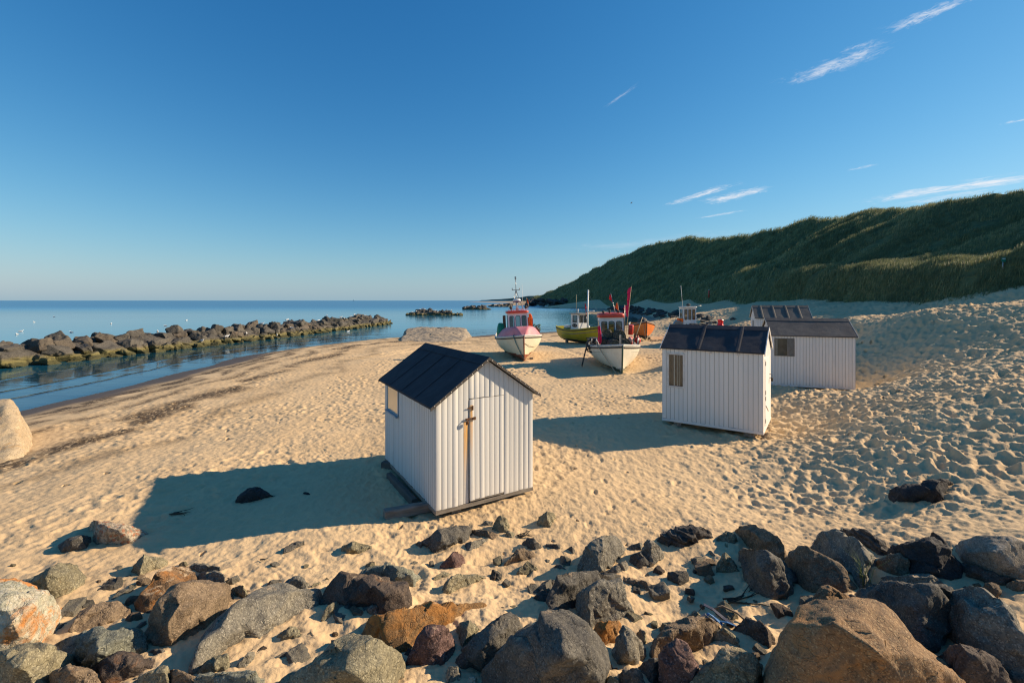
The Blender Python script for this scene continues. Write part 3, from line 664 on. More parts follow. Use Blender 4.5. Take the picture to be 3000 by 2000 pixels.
    for (x, y, sx, sy, hz) in blocks:
        b = MB(); b.box((x-sx/2, y-sy/2, z0-.07-hz), (x+sx/2, y+sy/2, z0-.072), bev=.008); b.obj('support_block', MW['timber'], t)
    return t, z0, e, r
def side_window(t, name, side_x, y0, y1, za, zc, frame_mat, pane_mat, back=(.10, .10, .09), strips=(), fw=.045, sill=None, out_=-1):
    """window on a long wall (normal -x when out_ is -1)"""
    X = side_x; o = out_
    b = MB()
    def bx(a0, a1, yy0, yy1, z_0, z_1, **k): b.box((min(X+o*a0, X+o*a1), yy0, z_0), (max(X+o*a0, X+o*a1), yy1, z_1), **k)
    bx(.001, .022, y0-fw, y1+fw, zc, zc+fw, bev=.003); bx(.001, .022, y0-fw, y1+fw, za-fw, za, bev=.003)
    bx(.001, .021, y0-fw, y0, za+.0005, zc-.0005, bev=.003); bx(.001, .021, y1, y1+fw, za+.0005, zc-.0005, bev=.003)
    w = b.obj('window', frame_mat, t)
    b = MB(); bx(.0015, .004, y0-.002, y1+.002, za-.002, zc+.002); b.obj('interior_backing', M_('painted_interior', back, tuple(c*.6 for c in back), 3, .8), w)  # backing sheet on the boards; its colour paints in the dim room behind
    for (a, c, col) in strips:
        b = MB(); n = 8; P = []
        for k in range(n+1):
            yy = y0+(y1-y0)*(a+(c-a)*k/n); P.append([(X+o*(.0065+.0025*math.sin(k*2.2)), yy, za+.01), (X+o*(.0065+.0025*math.sin(k*2.2+.3)), yy, zc-.01)])
        b.grid(P); b.obj('curtain_glint_strip', M_('curtain_glint_cloth', col, tuple(q*.8 for q in col), 8, .9), w)  # cloth for curtains; other strips paint reflected light into the pane
    b = MB(); b.poly([(X+o*.0125, y0, za), (X+o*.0125, y1, za), (X+o*.0125, y1, zc), (X+o*.0125, y0, zc)]); b.obj('pane', pane_mat, w)
    if sill:
        b = MB(); bx(.022, .022+sill, y0-fw-.02, y1+fw+.02, za-fw-.018, za-fw+.012, bev=.004); b.obj('sill', frame_mat, w)
    return w
def build_huts():
    hut_mats()
    black = felt_mat('black_roof_felt', (.020, .023, .030), (.034, .037, .044))
    grey = felt_mat('grey_roof_felt', (.060, .060, .062), (.090, .088, .086), .6)
    weath = felt_mat('faded_roof_felt', (.095, .088, .078), (.14, .128, .11), .4)
    slate = felt_mat('charcoal_roof_felt', (.030, .031, .037), (.050, .050, .055), .5)
    # --- nearest hut
    Wd, Ln = 1.95, 3.02
    z = 1.335
    p1 = wood_paint('white_boards_rust_stained', (.70, .685, .635), .75, (.503, .606, .10, 1.56, 0.0))
    trim1 = M_('felt_edge', (.07, .062, .055), (.12, .10, .08), 14, .9, .5, 60)
    t, z0, e, r = hut('nearest white hut with black felt roof and a rust streak under its door latch',
        (-1.273, 7.611, z), R(31.3), Wd, Ln, 1.79, 2.47, 19, 34, (p1, black, trim1, wood_paint('white_side_boards', (.66, .65, .62), .9, None, 1.0)), oh_f=.075, oh_e=.115,
        seams=((.78, .05, .006), (1.55, .05, .006), (2.3, .05, .006)), roof='felt1', verge='nails', seed=4, openings='front',
        blocks=((.42, .17, .18, .16, .14), (1.70, .17, .20, .16, .12), (.3, 2.7, .2, .2, .12), (1.7, 2.7, .2, .2, .12)))
    rs = random.Random(11); dl, dr, dt, db = .606, 1.317, z0+1.80, z0+.075
    gable = lambda s: e+(r-e)*(1-abs(s-Wd/2)/(Wd/2))-.012
    # front boards around the door opening
    board_wall('front_wall', (0, 0, 0), (1, 0, 0), 6, dl, gable, t, p1, (0, -1, 0), z0, rs=rs)
    board_wall('front_wall', (dr, 0, 0), (1, 0, 0), 6, Wd-dr, lambda s: gable(s+dr), t, p1, (0, -1, 0), z0, rs=rs)
    board_wall('front_wall', (dl, 0, 0), (1, 0, 0), 7, dr-dl, lambda s: gable(s+dl), t, p1, (0, -1, 0), dt+.012, rs=rs)
    # the door hangs a little warped: its latch side stands off at the foot
    b = MB(); b.box((dl+.012, -.004, db-.02), (dr-.008, .012, dt), bev=.002); d = b.obj('door', M_('door_edge', (.42, .39, .34)), t)
    pd = wood_paint('white_door_boards', (.71, .695, .645), .55, (.612, .690, .7, 1.83, -.004))
    bo = board_wall('door_boards', (dl+.010, -.006, 0), (1, 0, 0), 7, dr-dl-.016, lambda s: dt, d, pd, (0, -1, 0), db-.03, rs=rs)
    for v in bo.data.vertices:
        f = 1-(v.co.x-dl)/(dr-dl); low = max(0, (1.2-(v.co.z-z0))/1.2); v.co.y -= .020*f*low
    b = MB(); b.box((dl-.07, -.026, z0+1.452), (dl+.13, -.010, z0+1.482), bev=.003); b.box((dl+.07, -.032, z0+1.440), (dl+.125, -.026, z0+1.494), bev=.003)
    b.tube([(dl-.045, -.03, z0+1.47), (dl-.045, -.055, z0+1.455), (dl-.045, -.055, z0+1.40), (dl-.045, -.03, z0+1.395)], .008, 6)
    b.box((dl-.068, -.052, z0+1.375), (dl-.022, -.026, z0+1.43), bev=.006)
    b.obj('latch', MW['iron'], d)
    b = MB(); b.box((dl-.03, -.022, z0+1.645), (dl+.085, -.010, z0+1.662), bev=.003); b.box((dl+.06, -.026, z0+1.61), (dl+.085, -.0125, z0+1.69), bev=.003); b.obj('bolt', MW['iron'], d)
    b = MB(); b.box((dl+.02, -.02, z0+.02), (dr-.02, -.007, z0+.043), bev=.003); b.obj('threshold', MW['timber'], t)
    side_window(t, 'window', 0.0, 2.05, 2.76, z0+1.17, z0+1.69, MW['greyblue'], MW['sand_reflection'], (.45, .36, .24), sill=.05, fw=.035)
    # --- second hut
    p2 = wood_paint('white_boards_clean', (.75, .72, .665), .3)
    trim2 = M_('white_barge_paint', (.72, .69, .64), (.55, .5, .44), 5, .6)
    z = 1.40
    t, z0, e, r = hut('white hut with charcoal felt roof and a tall window, shaded long wall facing the stones', (6.578, 11.91, z), math.atan2(.824, .566), 2.0, 2.62, 2.06, 2.66, 17, 22,
        (p2, slate, trim2), oh_f=.035, oh_e=.05, seams=((.62, .12, .014), (1.62, .12, .014)), verge='white', seed=9, zoff=.15,
        blocks=((.17, .34, .2, .26, .13), (.14, 2.2, .2, .2, .12), (1.8, .4, .2, .2, .12), (1.8, 2.2, .2, .2, .12)))
    side_window(t, 'window', 0.0, 2.03, 2.42, z0+.98, z0+1.88, trim2, MW['glass'], (.085, .06, .04), strips=((.20, .28, (.40, .38, .34)), (.36, .42, (.62, .60, .55)), (.56, .66, (.7, .69, .65))), fw=.05)
    # door on the sunny gable (local y = 0 face)
    b = MB(); b.box((.32, -.016, z0+.09), (1.42, -.003, z0+1.88), bev=.003); d = b.obj('door', p2, t)
    for k, zz in enumerate((1.70, .92, .76, .16)):
        b = MB(); b.box((.36, -.026, z0+zz), (.41, -.017, z0+zz+.11), bev=.002); b.obj('hinge', MW['iron'], d)
    b = MB(); b.tube([(1.36, -.02, z0+1.24), (1.36, -.085, z0+1.25), (1.36, -.085, z0+1.34), (1.36, -.02, z0+1.345)], .011, 6); b.box((1.31, -.11, z0+1.15), (1.41, -.06, z0+1.25), bev=.012)
    b.obj('padlock', MW['black_iron'], d)
    b = MB(); b.tube([(.42, -.022, z0+.62), (.8, -.026, z0+.46), (1.02, -.026, z0+.36)], .007, 6); b.obj('door_hook', MW['iron'], d)
    for yy in (.6, 1.3, 2.0):
        b = MB(); b.box((-.028, yy-.03, e-.085), (-.001, yy+.03, e-.012), bev=.004); b.obj('eave_bracket', trim2, t)
    # --- long low hut behind it
    p4 = wood_paint('white_boards_weathered', (.71, .69, .65), .6)
    trim4 = M_('pale_fascia', (.55, .52, .45), (.4, .37, .32), 5, .7)
    t, z0, e, r = hut('white hut with grey felt roof, partly hidden by the hut with the tall window', (12.58, 16.66, 1.67), math.atan2(.952, .305), 1.8, 2.72, 1.86, 2.45, 16, 26,
        (p4, grey, trim4), oh_f=.06, oh_e=.05, seams=(), seed=21, zoff=.13, tilt=(0, 0),
        blocks=((.2, .3, .22, .3, .12), (.2, 2.4, .2, .25, .12), (1.6, .3, .2, .2, .12), (1.6, 2.4, .2, .2, .12)))
    side_window(t, 'window', 0.0, 1.98, 2.62, z0+1.10, z0+1.74, MW['timber'], MW['glass'], (.20, .20, .18), strips=((.0, .36, (.34, .36, .40)), (.86, .98, (.55, .52, .48))), fw=.018)
    b = MB(); b.box((.8, -.14, z0+1.02), (1.02, -.002, z0+1.2), bev=.01); b.obj('vent_hood', trim2, t)
    # --- farthest hut
    t, z0, e, r = hut('farthest white hut, its faded brown-grey roof striped by raised seams', (13.45+2.62*.94, 25.1-2.62*.34, 2.05), math.atan2(.94, .34), 1.85, 2.62, 1.86, 2.50, 16, 24,
        (p4, weath, trim4), oh_f=.06, oh_e=.06, seams=((.45, .13, .02), (1.05, .13, .02), (1.68, .13, .02), (2.28, .13, .02)), seed=31, zoff=.12,
        blocks=((.2, .3, .2, .2, .1), (.2, 2.3, .2, .2, .1)))
    # narrow window in its left gable (the local y = Ln face)
    b = MB(); yy = 2.62
    b.box((.55, yy+.001, z0+.9), (.60, yy+.024, z0+1.75)); b.box((1.05, yy+.001, z0+.9), (1.10, yy+.024, z0+1.75)); b.box((.601, yy+.001, z0+.9), (1.049, yy+.023, z0+.95)); b.box((.601, yy+.001, z0+1.7), (1.049, yy+.023, z0+1.75)); b.box((.601, yy+.001, z0+1.3), (1.049, yy+.022, z0+1.34))
    w = b.obj('window', trim2, t); b = MB(); b.box((.6, yy+.0015, z0+.95), (1.05, yy+.006, z0+1.7)); b.obj('pane', M_('dim_glass', (.10, .10, .10), None, 3, .15, 0), w)
    # --- timbers lying by the nearest hut
    A = ground_hit(1120, 1520); B = ground_hit(1275, 1487)
    def beam(label, P, Q, w, h, mat, lift=.0):
        d = Q-P; L = d.length; o = empty('timber_beam', P, math.atan2(d.y, d.x), label, 'timber beam'); return o, L
    for lab, (ua, va), (ub, vb), w, h, lift in (
            ('weathered beam end sticking out of the nearest hut shadow toward the stones', (1125, 1519), (1290, 1487), .17, .11, .04),
            ('long dark skid beam along the shaded wall of the nearest hut', (1140, 1398), (1215, 1478), .12, .09, .02),
            ('short dark timber end poking from under the back corner of the nearest hut', (1122, 1371), (1170, 1376), .16, .13, .03)):
        P = ground_hit(ua, va); Q = ground_hit(ub, vb); d = Q-P; L = d.length
        b = MB(); n = 10; rr = random.Random(ua); P_ = []
        for k in range(n+1):
            x = L*k/n; w2 = w*(1-.06*rr.random()); h2 = h*(1-.08*rr.random()); c = .02
            P_.append([(x, -w2/2+c, -.06), (x, -w2/2, -.06+c), (x, -w2/2, h2-c), (x, -w2/2+c, h2), (x, w2/2-c, h2), (x, w2/2, h2-c), (x, w2/2, -.06+c), (x, w2/2-c, -.06)])
        V = b.grid(P_, smooth=False, closed=True); b._f(V[0][::-1]); b._f(V[-1])
        o = b.obj('timber_beam', MW['timber_dark'] if 'dark' in lab else MW['timber'])
        o.location = P+Vector((0, 0, lift)); o.rotation_euler = (0, -math.asin(max(-1, min(1, d.z/L))), math.atan2(d.y, d.x)); tag(o, lab, 'timber beam')
# ------------------------------------------------------------------ stones
RM = {}
def rock_mat(name, c1, c2, c3, speck=.25, rust=0.0, rustc=(.36, .15, .04), sand=.35, rough=.85, layered=0.0, sc=1.0, wet=False, pebbly=False):
    m, nt = new_mat(name)
    tc = nt.n('ShaderNodeTexCoord').outputs['Object']
    geo = nt.n('ShaderNodeNewGeometry').outputs
    oi = nt.n('ShaderNodeObjectInfo').outputs['Random']
    off = nt.n('ShaderNodeCombineXYZ', {0: nt.math('MULTIPLY', oi, 37.0), 1: nt.math('MULTIPLY', oi, 91.0), 2: 0.0}).outputs[0]
    v = nt.n('ShaderNodeVectorMath', {0: tc, 1: off}, operation='ADD').outputs[0]
    big = nt.noise(v, 1.8*sc, 6, .62, .6); mid = nt.noise(v, 9*sc, 6, .7); fin = nt.noise(v, 62*sc, 4, .75)
    gr = nt.n('ShaderNodeTexVoronoi', {'Vector': v, 'Scale': 95.0*sc}).outputs['Color']
    grv = nt.n('ShaderNodeSeparateColor', {0: gr}).outputs[0]
    c = nt.mix(nt.step(big, .36, .64), c1, c2)
    c = nt.mix(nt.math('MULTIPLY', nt.step(mid, .42, .68), .65), c, c3)
    c = nt.mix(nt.math('MULTIPLY', nt.step(fin, .52, .70), .55), c, tuple(x*.38 for x in c1))
    c = nt.mix(nt.math('MULTIPLY', nt.step(grv, .80, .97), speck), c, tuple(min(.75, x*2.6+.06) for x in c2))
    c = nt.mix(nt.math('MULTIPLY', nt.step(grv, .22, .08), .45), c, tuple(x*.3 for x in c1))
    if layered:
        w = nt.noise(nt.mapv(v, (2, 2, 22), rot=(.35, .5, 0)), 1.6, 5, .65, .4)
        c = nt.mix(nt.math('MULTIPLY', nt.step(w, .45, .62), layered), c, tuple(x*.35 for x in c1))
    if pebbly:
        pv = nt.n('ShaderNodeTexVoronoi', {'Vector': v, 'Scale': 26.0}); pc = nt.n('ShaderNodeSeparateColor', {0: pv.outputs['Color']}).outputs[0]
        c = nt.mix(nt.step(pc, .45, .55), c, (.42, .34, .24)); c = nt.mix(nt.step(pc, .80, .85), c, (.34, .16, .09)); c = nt.mix(nt.step(pv.outputs['Distance'], .035, .06), c, c)
    if rust:
        rn = nt.noise(v, 2.6*sc, 7, .68, .8)
        c = nt.mix(nt.math('MULTIPLY', nt.step(rn, .66-.34*rust, .80-.34*rust), .9), c, rustc)
        c = nt.mix(nt.math('MULTIPLY', nt.step(nt.noise(v, 14*sc, 5, .7), .58, .72), .6*min(1, rust*1.3)), c, tuple(x*.55 for x in rustc))
    if wet:          # weed and dark wet band along the waterline
        z = nt.n('ShaderNodeSeparateXYZ', {0: geo['Position']}).outputs[2]
        zz = nt.math('ADD', z, nt.math('MULTIPLY', nt.math('SUBTRACT', big, .5), .7))
        c = nt.mix(nt.math('MULTIPLY', nt.step(zz, .75, .35), .85), c, (.17, .145, .045))
        c = nt.mix(nt.math('MULTIPLY', nt.step(zz, .42, .22), .9), c, (.050, .048, .018))
    if sand:          # blown sand lying on upward faces
        up = nt.n('ShaderNodeSeparateXYZ', {0: geo['Normal']}).outputs[2]
        s = nt.math('MULTIPLY', nt.step(up, .74, .93), nt.step(nt.noise(v, 3.1*sc, 6, .7), .66-.22*sand, .76-.22*sand))
        c = nt.mix(nt.math('MULTIPLY', s, min(1, sand*1.9)), c, (.52, .385, .24))
    crack = nt.n('ShaderNodeTexVoronoi', {'Vector': nt.n('ShaderNodeVectorMath', {0: v, 1: nt.n('ShaderNodeTexNoise', {'Vector': v, 'Scale': 5.0}).outputs['Color']}, operation='ADD').outputs[0], 'Scale': 3.2*sc}, feature='DISTANCE_TO_EDGE').outputs['Distance']
    h = nt.math('ADD', nt.math('MULTIPLY', mid, .030/sc), nt.math('MULTIPLY', fin, .010/sc))
    h = nt.math('ADD', h, nt.math('MULTIPLY', nt.step(crack, .0, .03), .006/sc))
    out(nt, princ(nt, c, rough, nt.bump(h, 1.0, 1.0), spec=.35)); RM[name] = m
def rock_mats():
    rock_mat('granite_grey', (.150, .138, .108), (.235, .212, .160), (.105, .098, .082), .3, .0)
    rock_mat('granite_olive', (.180, .160, .100), (.27, .235, .145), (.120, .108, .075), .28, .06, (.26, .15, .05))
    rock_mat('granite_dark', (.078, .073, .062), (.135, .124, .100), (.052, .050, .046), .22, .0)
    rock_mat('basalt_black', (.026, .026, .027), (.046, .044, .042), (.018, .018, .019), .14, .0, sand=.25)
    rock_mat('gneiss_brown', (.160, .115, .070), (.245, .178, .110), (.100, .073, .050), .22, .18, (.24, .13, .055))
    rock_mat('gneiss_darkbrown', (.068, .052, .042), (.115, .085, .062), (.045, .037, .032), .2, .22, (.23, .105, .04))
    rock_mat('ironstone', (.20, .115, .045), (.29, .155, .055), (.105, .070, .040), .2, .65, (.34, .15, .035))
    rock_mat('rust_patched', (.13, .085, .05), (.21, .125, .06), (.07, .055, .04), .2, .45, (.30, .13, .035), .9)
    rock_mat('greenstone', (.185, .185, .135), (.27, .265, .195), (.085, .092, .085), .2, .16, (.36, .22, .09))
    rock_mat('quartz_pale', (.38, .36, .26), (.56, .50, .36), (.28, .29, .21), .25, .50, (.50, .19, .035), .1)
    rock_mat('porphyry_red', (.115, .066, .055), (.165, .098, .080), (.062, .044, .042), .3, .0)
    rock_mat('slab_orange', (.24, .145, .070), (.32, .195, .095), (.125, .088, .058), .28, .35, (.37, .19, .07), .1)
    rock_mat('swirled_tan', (.24, .20, .145), (.38, .34, .27), (.13, .105, .075), .15, .18, (.30, .19, .09), .1, layered=.35)
    rock_mat('schist_dark', (.062, .056, .050), (.115, .10, .082), (.040, .037, .035), .2, .0, layered=.8)
    rock_mat('conglomerate', (.23, .19, .14), (.36, .29, .20), (.13, .095, .065), .3, .2, (.36, .18, .08), .3, pebbly=True)
    rock_mat('concrete_old', (.46, .34, .20), (.54, .42, .26), (.36, .28, .18), .12, .30, (.46, .27, .10), .2)
    rock_mat('concrete_grey', (.27, .225, .165), (.38, .31, .22), (.16, .13, .10), .12, .12, (.32, .19, .11), .3)
    rock_mat('breakwater_grey', (.075, .069, .058), (.120, .108, .086), (.050, .046, .040), .1, .10, (.20, .125, .065), 0, wet=True, sc=.55)
    rock_mat('breakwater_brown', (.088, .073, .055), (.135, .110, .080), (.055, .047, .038), .1, .16, (.22, .125, .06), 0, wet=True, sc=.55)
    rock_mat('revetment_dark', (.050, .048, .046), (.085, .08, .072), (.03, .03, .03), .1, 0, sand=.2, sc=.6)

# each stone: crop code, rock kind, label, outline in crop pixels, facet points (x, y, bulge towards the viewer)
CROP = {'A': (0, 1480, 2.94), 'B': (700, 1480, 2.94), 'C': (1400, 1480, 2.94), 'D': (2200, 1400, 2.614), 'E': (0, 0, 1.0)}
K = {'g': 'granite_grey', 'o': 'granite_olive', 'd': 'granite_dark', 'k': 'basalt_black', 'b': 'gneiss_brown', 'B': 'gneiss_darkbrown', 'i': 'ironstone', 'r': 'rust_patched',
     'n': 'greenstone', 'q': 'quartz_pale', 'p': 'porphyry_red', 's': 'slab_orange', 't': 'swirled_tan', 'l': 'schist_dark', 'c': 'conglomerate', 'y': 'concrete_old', 'Y': 'concrete_grey'}
STONES = [
('A','q','huge pale quartz boulder with rust-orange stains at the left picture edge','-150,700 0,675 60,680 230,715 370,760 440,850 500,900 545,960 520,1050 430,1150 370,1220 200,1230 0,1330 -150,1380','300,900,.22 100,1000,.3'),
('A','o','olive-grey boulder right behind the pale rust-stained boulder','170,705 300,620 450,545 560,525 660,545 700,600 735,670 700,730 600,770 500,820 440,850 360,790','420,640,.2 600,650,.15'),
('A','d','flat dark stone casting a long shadow left of the pebbly concrete lump','500,350 600,290 700,265 785,285 770,330 745,365 640,385 545,385','650,310,.15'),
('A','c','pebbly lump of broken concrete at the tip of the hut shadow','775,180 800,140 870,135 950,160 1100,200 1260,240 1200,290 1090,320 960,320 860,330 810,280','940,200,.2 1080,270,.15'),
('A','o','small pyramid stone alone between pebbly concrete and rust-patched boulder','1120,580 1190,480 1240,435 1330,460 1460,500 1400,530 1300,560 1220,610 1185,610','1260,480,.08 1210,600,.12'),
('A','r','rust-brown boulder with sand drifted over its top','1165,860 1210,790 1290,690 1380,590 1480,560 1600,558 1690,590 1720,640 1690,690 1560,720 1470,800 1380,880 1330,900 1210,918','1400,800,.18 1500,620,.08'),
('A','g','small grey block wedged right of the rust-brown sandy boulder','1690,680 1710,620 1740,580 1850,570 1930,600 1945,660 1945,740 1870,690 1780,690','1820,600,.1'),
('A','g','thin grey stone lying behind the rust-brown sandy boulder','1610,555 1650,510 1720,505 1800,535 1880,545 1895,580 1800,575 1700,565',''),
('A','b','big brown slab leaning in front of the rust-brown sandy boulder','1240,1150 1270,1060 1330,930 1420,800 1510,720 1640,690 1760,680 1880,690 1950,740 1980,790 1970,880 1900,970 1820,1040 1700,1120 1580,1150 1450,1275 1330,1240 1250,1230','1560,780,.08 1480,950,.2 1490,1190,.18'),
('A','o','little knobbly stone at the right end of the big brown slab','1970,750 2020,710 2090,690 2130,770 2165,830 2110,850 2030,790',''),
('A','g','very long grey ridge-shaped slab rising to the right','1645,1460 1660,1310 1720,1150 1800,1070 1900,990 2060,890 2200,800 2350,745 2500,690 2600,740 2650,780 2750,790 2768,900 2658,885 2508,945 2358,1005 2200,1110 2000,1180 1900,1250 1830,1330 1750,1400','1900,1100,.13 2300,880,.08'),
('A','b','flat brown notched stone in a sand hollow left of the big brown slab','585,1165 640,1060 690,940 800,880 930,845 970,885 1120,880 1125,930 1100,985 960,1000 830,1040 740,1080','860,980,.08'),
('A','d','dark sliver in the shade beside the pale rust-stained boulder','440,1150 490,1060 540,1015 580,1020 540,1070 500,1110',''),
('A','n','long greenish boulder with orange underside and black left end','410,1225 520,1180 720,1150 860,1105 1000,1120 1150,1110 1210,1150 1245,1220 1230,1310 1100,1350 960,1370 830,1430 720,1440 640,1400 560,1310','800,1270,.18 1100,1200,.1'),
('A','o','large grey-olive boulder in the bottom left corner','-150,1330 -20,1300 120,1250 230,1205 360,1210 470,1270 560,1310 640,1380 600,1450 520,1560 390,1700 0,1750 -150,1650','150,1400,.22'),
('A','b','rounded brown boulder cut by the bottom edge, right of the corner boulder','380,1530 480,1430 600,1395 720,1420 820,1470 870,1540 860,1700 420,1720','620,1440,.15'),
('A','B','dark brown angular stone below the long greenish boulder','780,1430 900,1360 1000,1300 1110,1290 1200,1330 1380,1380 1370,1450 1250,1500 1100,1520 980,1560 880,1600 830,1500','1080,1370,.12'),
('A','d','dark grey stone between long greenish boulder and big brown slab','1215,1330 1300,1260 1380,1245 1450,1290 1480,1330 1400,1380 1300,1365',''),
('A','d','tiny dark chip in shade left of the very long slab','1450,1390 1500,1310 1550,1290 1570,1320 1520,1350',''),
('A','o','triangular grey stone at the bottom edge beneath the tiny dark chip','1120,1540 1250,1460 1410,1392 1440,1420 1460,1520 1470,1650 1200,1700','1400,1480,.12'),
('A','o','olive stone under the near end of the very long slab','1640,1470 1750,1400 1850,1320 1960,1300 1965,1400 1970,1460 1850,1490 1720,1500','1850,1400,.1'),
('A','g','upright grey splinter half in shade right of the very long slab foot','1980,1455 2060,1360 2140,1270 2200,1268 2190,1360 2140,1430 2050,1460',''),
('A','b','low brown stone at the bottom edge left of the rust-tipped stone','1430,1430 1520,1420 1640,1470 1700,1500 1690,1650 1460,1650',''),
('A','n','low olive stone with a rusty right tip at the bottom edge','1660,1540 1700,1480 1900,1450 2080,1445 2180,1460 2260,1530 2250,1680 1700,1690',''),
('B','g','grey hump at the upper end of the very long slab','355,730 400,660 500,612 570,640 610,700 600,770 480,750','500,660,.1'),
('B','d','thin dark sliver of stone behind the very long slab','220,690 280,650 395,640 330,665 280,690',''),
('B','o','small stone left of the big dark-brown block','615,730 630,680 700,660 715,700 640,730',''),
('B','d','shadowed sliver of stone alone in smooth sand below the hut shadow','380,420 390,375 480,320 560,315 575,350 470,365 420,410',''),
('B','o','olive stone alone in sand below the timber beam end','885,400 890,360 980,318 1060,345 1165,375 1090,395 1000,415 940,425','960,390,.1'),
('B','d','large blackish boulder with pale streaks in front of the nearest hut','1530,340 1590,310 1720,230 1860,195 1980,205 2005,250 1960,310 1850,330 1820,370 1700,395 1620,355','1820,330,.1 1750,270,.08'),
('B','g','low grey wedge right of the pale-streaked blackish boulder','1905,350 2000,320 2150,288 2145,320 2060,360 1990,398',''),
('B','b','brown bar-like stone leading to the olive pointed stone','2000,250 2010,215 2120,225 2240,260 2190,300 2120,290 2050,270',''),
('B','p','cracked pinkish-brown stone in sand above the flat olive stones','1720,540 1790,460 1850,405 1930,425 1938,500 1900,555 1810,545','1800,490,.1'),
('B','o','small olive stone touching the wide sand-covered olive stone','1665,690 1690,620 1760,575 1835,600 1840,640 1760,650 1700,680',''),
('B','o','wide olive stone half covered by sand, right of the greenish boulder','1725,800 1740,740 1810,650 1880,605 2000,610 2150,630 2050,660 2020,710 1900,750 1800,790','1850,700,.08'),
('B','B','big dark-brown block with a rusty band on its right end','710,900 740,790 800,650 840,610 960,610 1130,650 1310,655 1440,715 1465,800 1485,915 1400,935 1240,930 1180,890 1000,890 850,870 760,870','1090,720,.16 1280,760,.2 1300,900,.18'),
('B','n','pale greenish boulder behind the big dark-brown block','1000,640 1080,570 1200,545 1340,538 1450,580 1550,640 1490,660 1495,735 1400,720 1200,690','1300,600,.08'),
('B','o','small triangular stone in front of the big dark-brown block','700,1040 730,930 760,870 840,838 910,910 900,950 800,1000','800,900,.1'),
('B','g','small grey block just under the big dark-brown block','990,940 1050,885 1190,860 1205,930 1190,985 1130,990 1060,950','1130,900,.1'),
('B','i','long rust-orange slab lying flat in the sand','1090,1080 1130,1010 1250,960 1440,930 1620,885 1760,880 1920,900 2115,870 2105,910 2020,960 1930,1000 1760,1030 1620,1120 1510,1220 1430,1260 1380,1300 1200,1220 1090,1150','1200,1060,.05'),
('B','p','upright maroon stone in front of the rust-orange slab','1450,1405 1490,1290 1540,1140 1600,1070 1700,1035 1790,1060 1850,1150 1855,1290 1800,1350 1780,1410 1620,1410 1540,1400','1640,1130,.15 1650,1360,.18'),
('B','o','upright olive stone right of the maroon stone','1870,1090 1900,1020 1990,1000 2050,1040 2100,1120 2050,1200 1960,1270 1920,1300 1900,1200','1960,1100,.12'),
('B','o','big grey-olive boulder with angular top at the bottom edge','380,1550 560,1430 740,1320 900,1200 1000,1175 1100,1195 1200,1240 1330,1290 1430,1390 1380,1460 1330,1560 1300,1750 400,1750','980,1400,.22 1230,1320,.08'),
('B','o','small three-sided stone in sand below the very long slab','300,1190 360,1110 440,1050 490,1065 600,1165 530,1175 450,1180 380,1200','440,1110,.1'),
('B','d','smallest dark stone in sand left of the big grey-olive boulder','295,1365 310,1320 380,1275 460,1255 465,1290 400,1340 320,1370',''),
('B','g','sandy grey stump at the bottom right of the maroon stone','1770,1460 1810,1390 1880,1385 1915,1440 1910,1540 1790,1560',''),
('B','q','small pale cobble at the bottom edge','1960,1540 1990,1480 2030,1475 2060,1510 2040,1560',''),
('C','o','pointed olive stone standing up in front of the nearest hut','118,215 150,130 185,85 240,110 270,190 255,240 180,245','190,150,.1'),
('C','g','low grey stone left of the pointed olive stone','25,170 70,135 130,140 135,175 80,185',''),
('C','o','small leaning chip right of the pointed olive stone','225,270 260,215 325,250 300,280',''),
('C','o','roundish dark olive stone alone in sand right of the nearest hut','512,165 530,105 600,57 650,70 670,110 650,150 625,185 560,180','590,110,.12'),
('C','d','dark grey stone below dry twigs','385,330 430,290 480,283 520,330 560,375 500,395 440,370','470,330,.1'),
('C','d','dark oblong stone right of the dark grey stone by the twigs','575,370 590,335 680,335 715,365 710,390 640,385',''),
('C','d','little dark peak of stone near the big grey pyramid','760,380 810,352 845,400 820,425',''),
('C','b','flat brown stone below the dark grey stone by the twigs','235,515 280,450 340,390 400,378 470,415 500,460 430,455 360,490','360,430,.08'),
('C','o','low grey peak of stone below the flat brown stone','330,595 370,540 430,482 480,520 530,560 440,570',''),
('C','d','dark low stone in a sand hollow left of the big grey pyramid','630,550 690,512 740,530 770,575 700,565',''),
('C','g','big grey pyramid boulder with a sharp top edge','848,580 900,450 960,350 1060,290 1145,270 1200,290 1250,350 1290,400 1230,430 1190,460 1120,540 1060,610 950,610','1140,310,.06 1090,480,.2 1050,590,.15'),
('C','g','grey stone tucked behind the big grey pyramid and the dark pointed stone','1285,400 1310,350 1400,320 1430,350 1420,410 1340,410',''),
('C','g','sandy grey block at the right foot of the big grey pyramid','1095,600 1150,540 1270,480 1300,530 1280,580 1230,605',''),
('C','g','dark pointed stone right of the big grey pyramid','1405,450 1420,370 1455,302 1500,310 1560,370 1610,430 1590,470 1510,510 1440,490','1490,340,.08 1500,480,.18'),
('C','d','dark rounded stone under the dark pointed stone','1310,500 1320,440 1400,405 1450,470 1490,520 1390,535',''),
('C','l','dark layered flat rock at the top of the stone pile','1545,320 1600,250 1700,220 1860,188 1940,210 2010,280 2020,330 1950,365 1850,350 1780,385 1680,370 1580,360','1800,300,.08'),
('C','o','grey-olive stone right of the dark layered flat rock','2015,340 2060,280 2140,235 2200,245 2230,300 2260,340 2200,375 2150,345 2080,350','2120,280,.1'),
('D','b','rounded brown boulder above the large dark boulder','-131,430 -60,385 30,372 110,405 190,460 245,520 258,600 255,660 180,640 60,590 -40,540','60,450,.12'),
('C','o','dark olive peaked stone left of the large dark boulder','2045,580 2080,480 2125,412 2170,450 2230,530 2265,600 2170,580','2130,470,.1'),
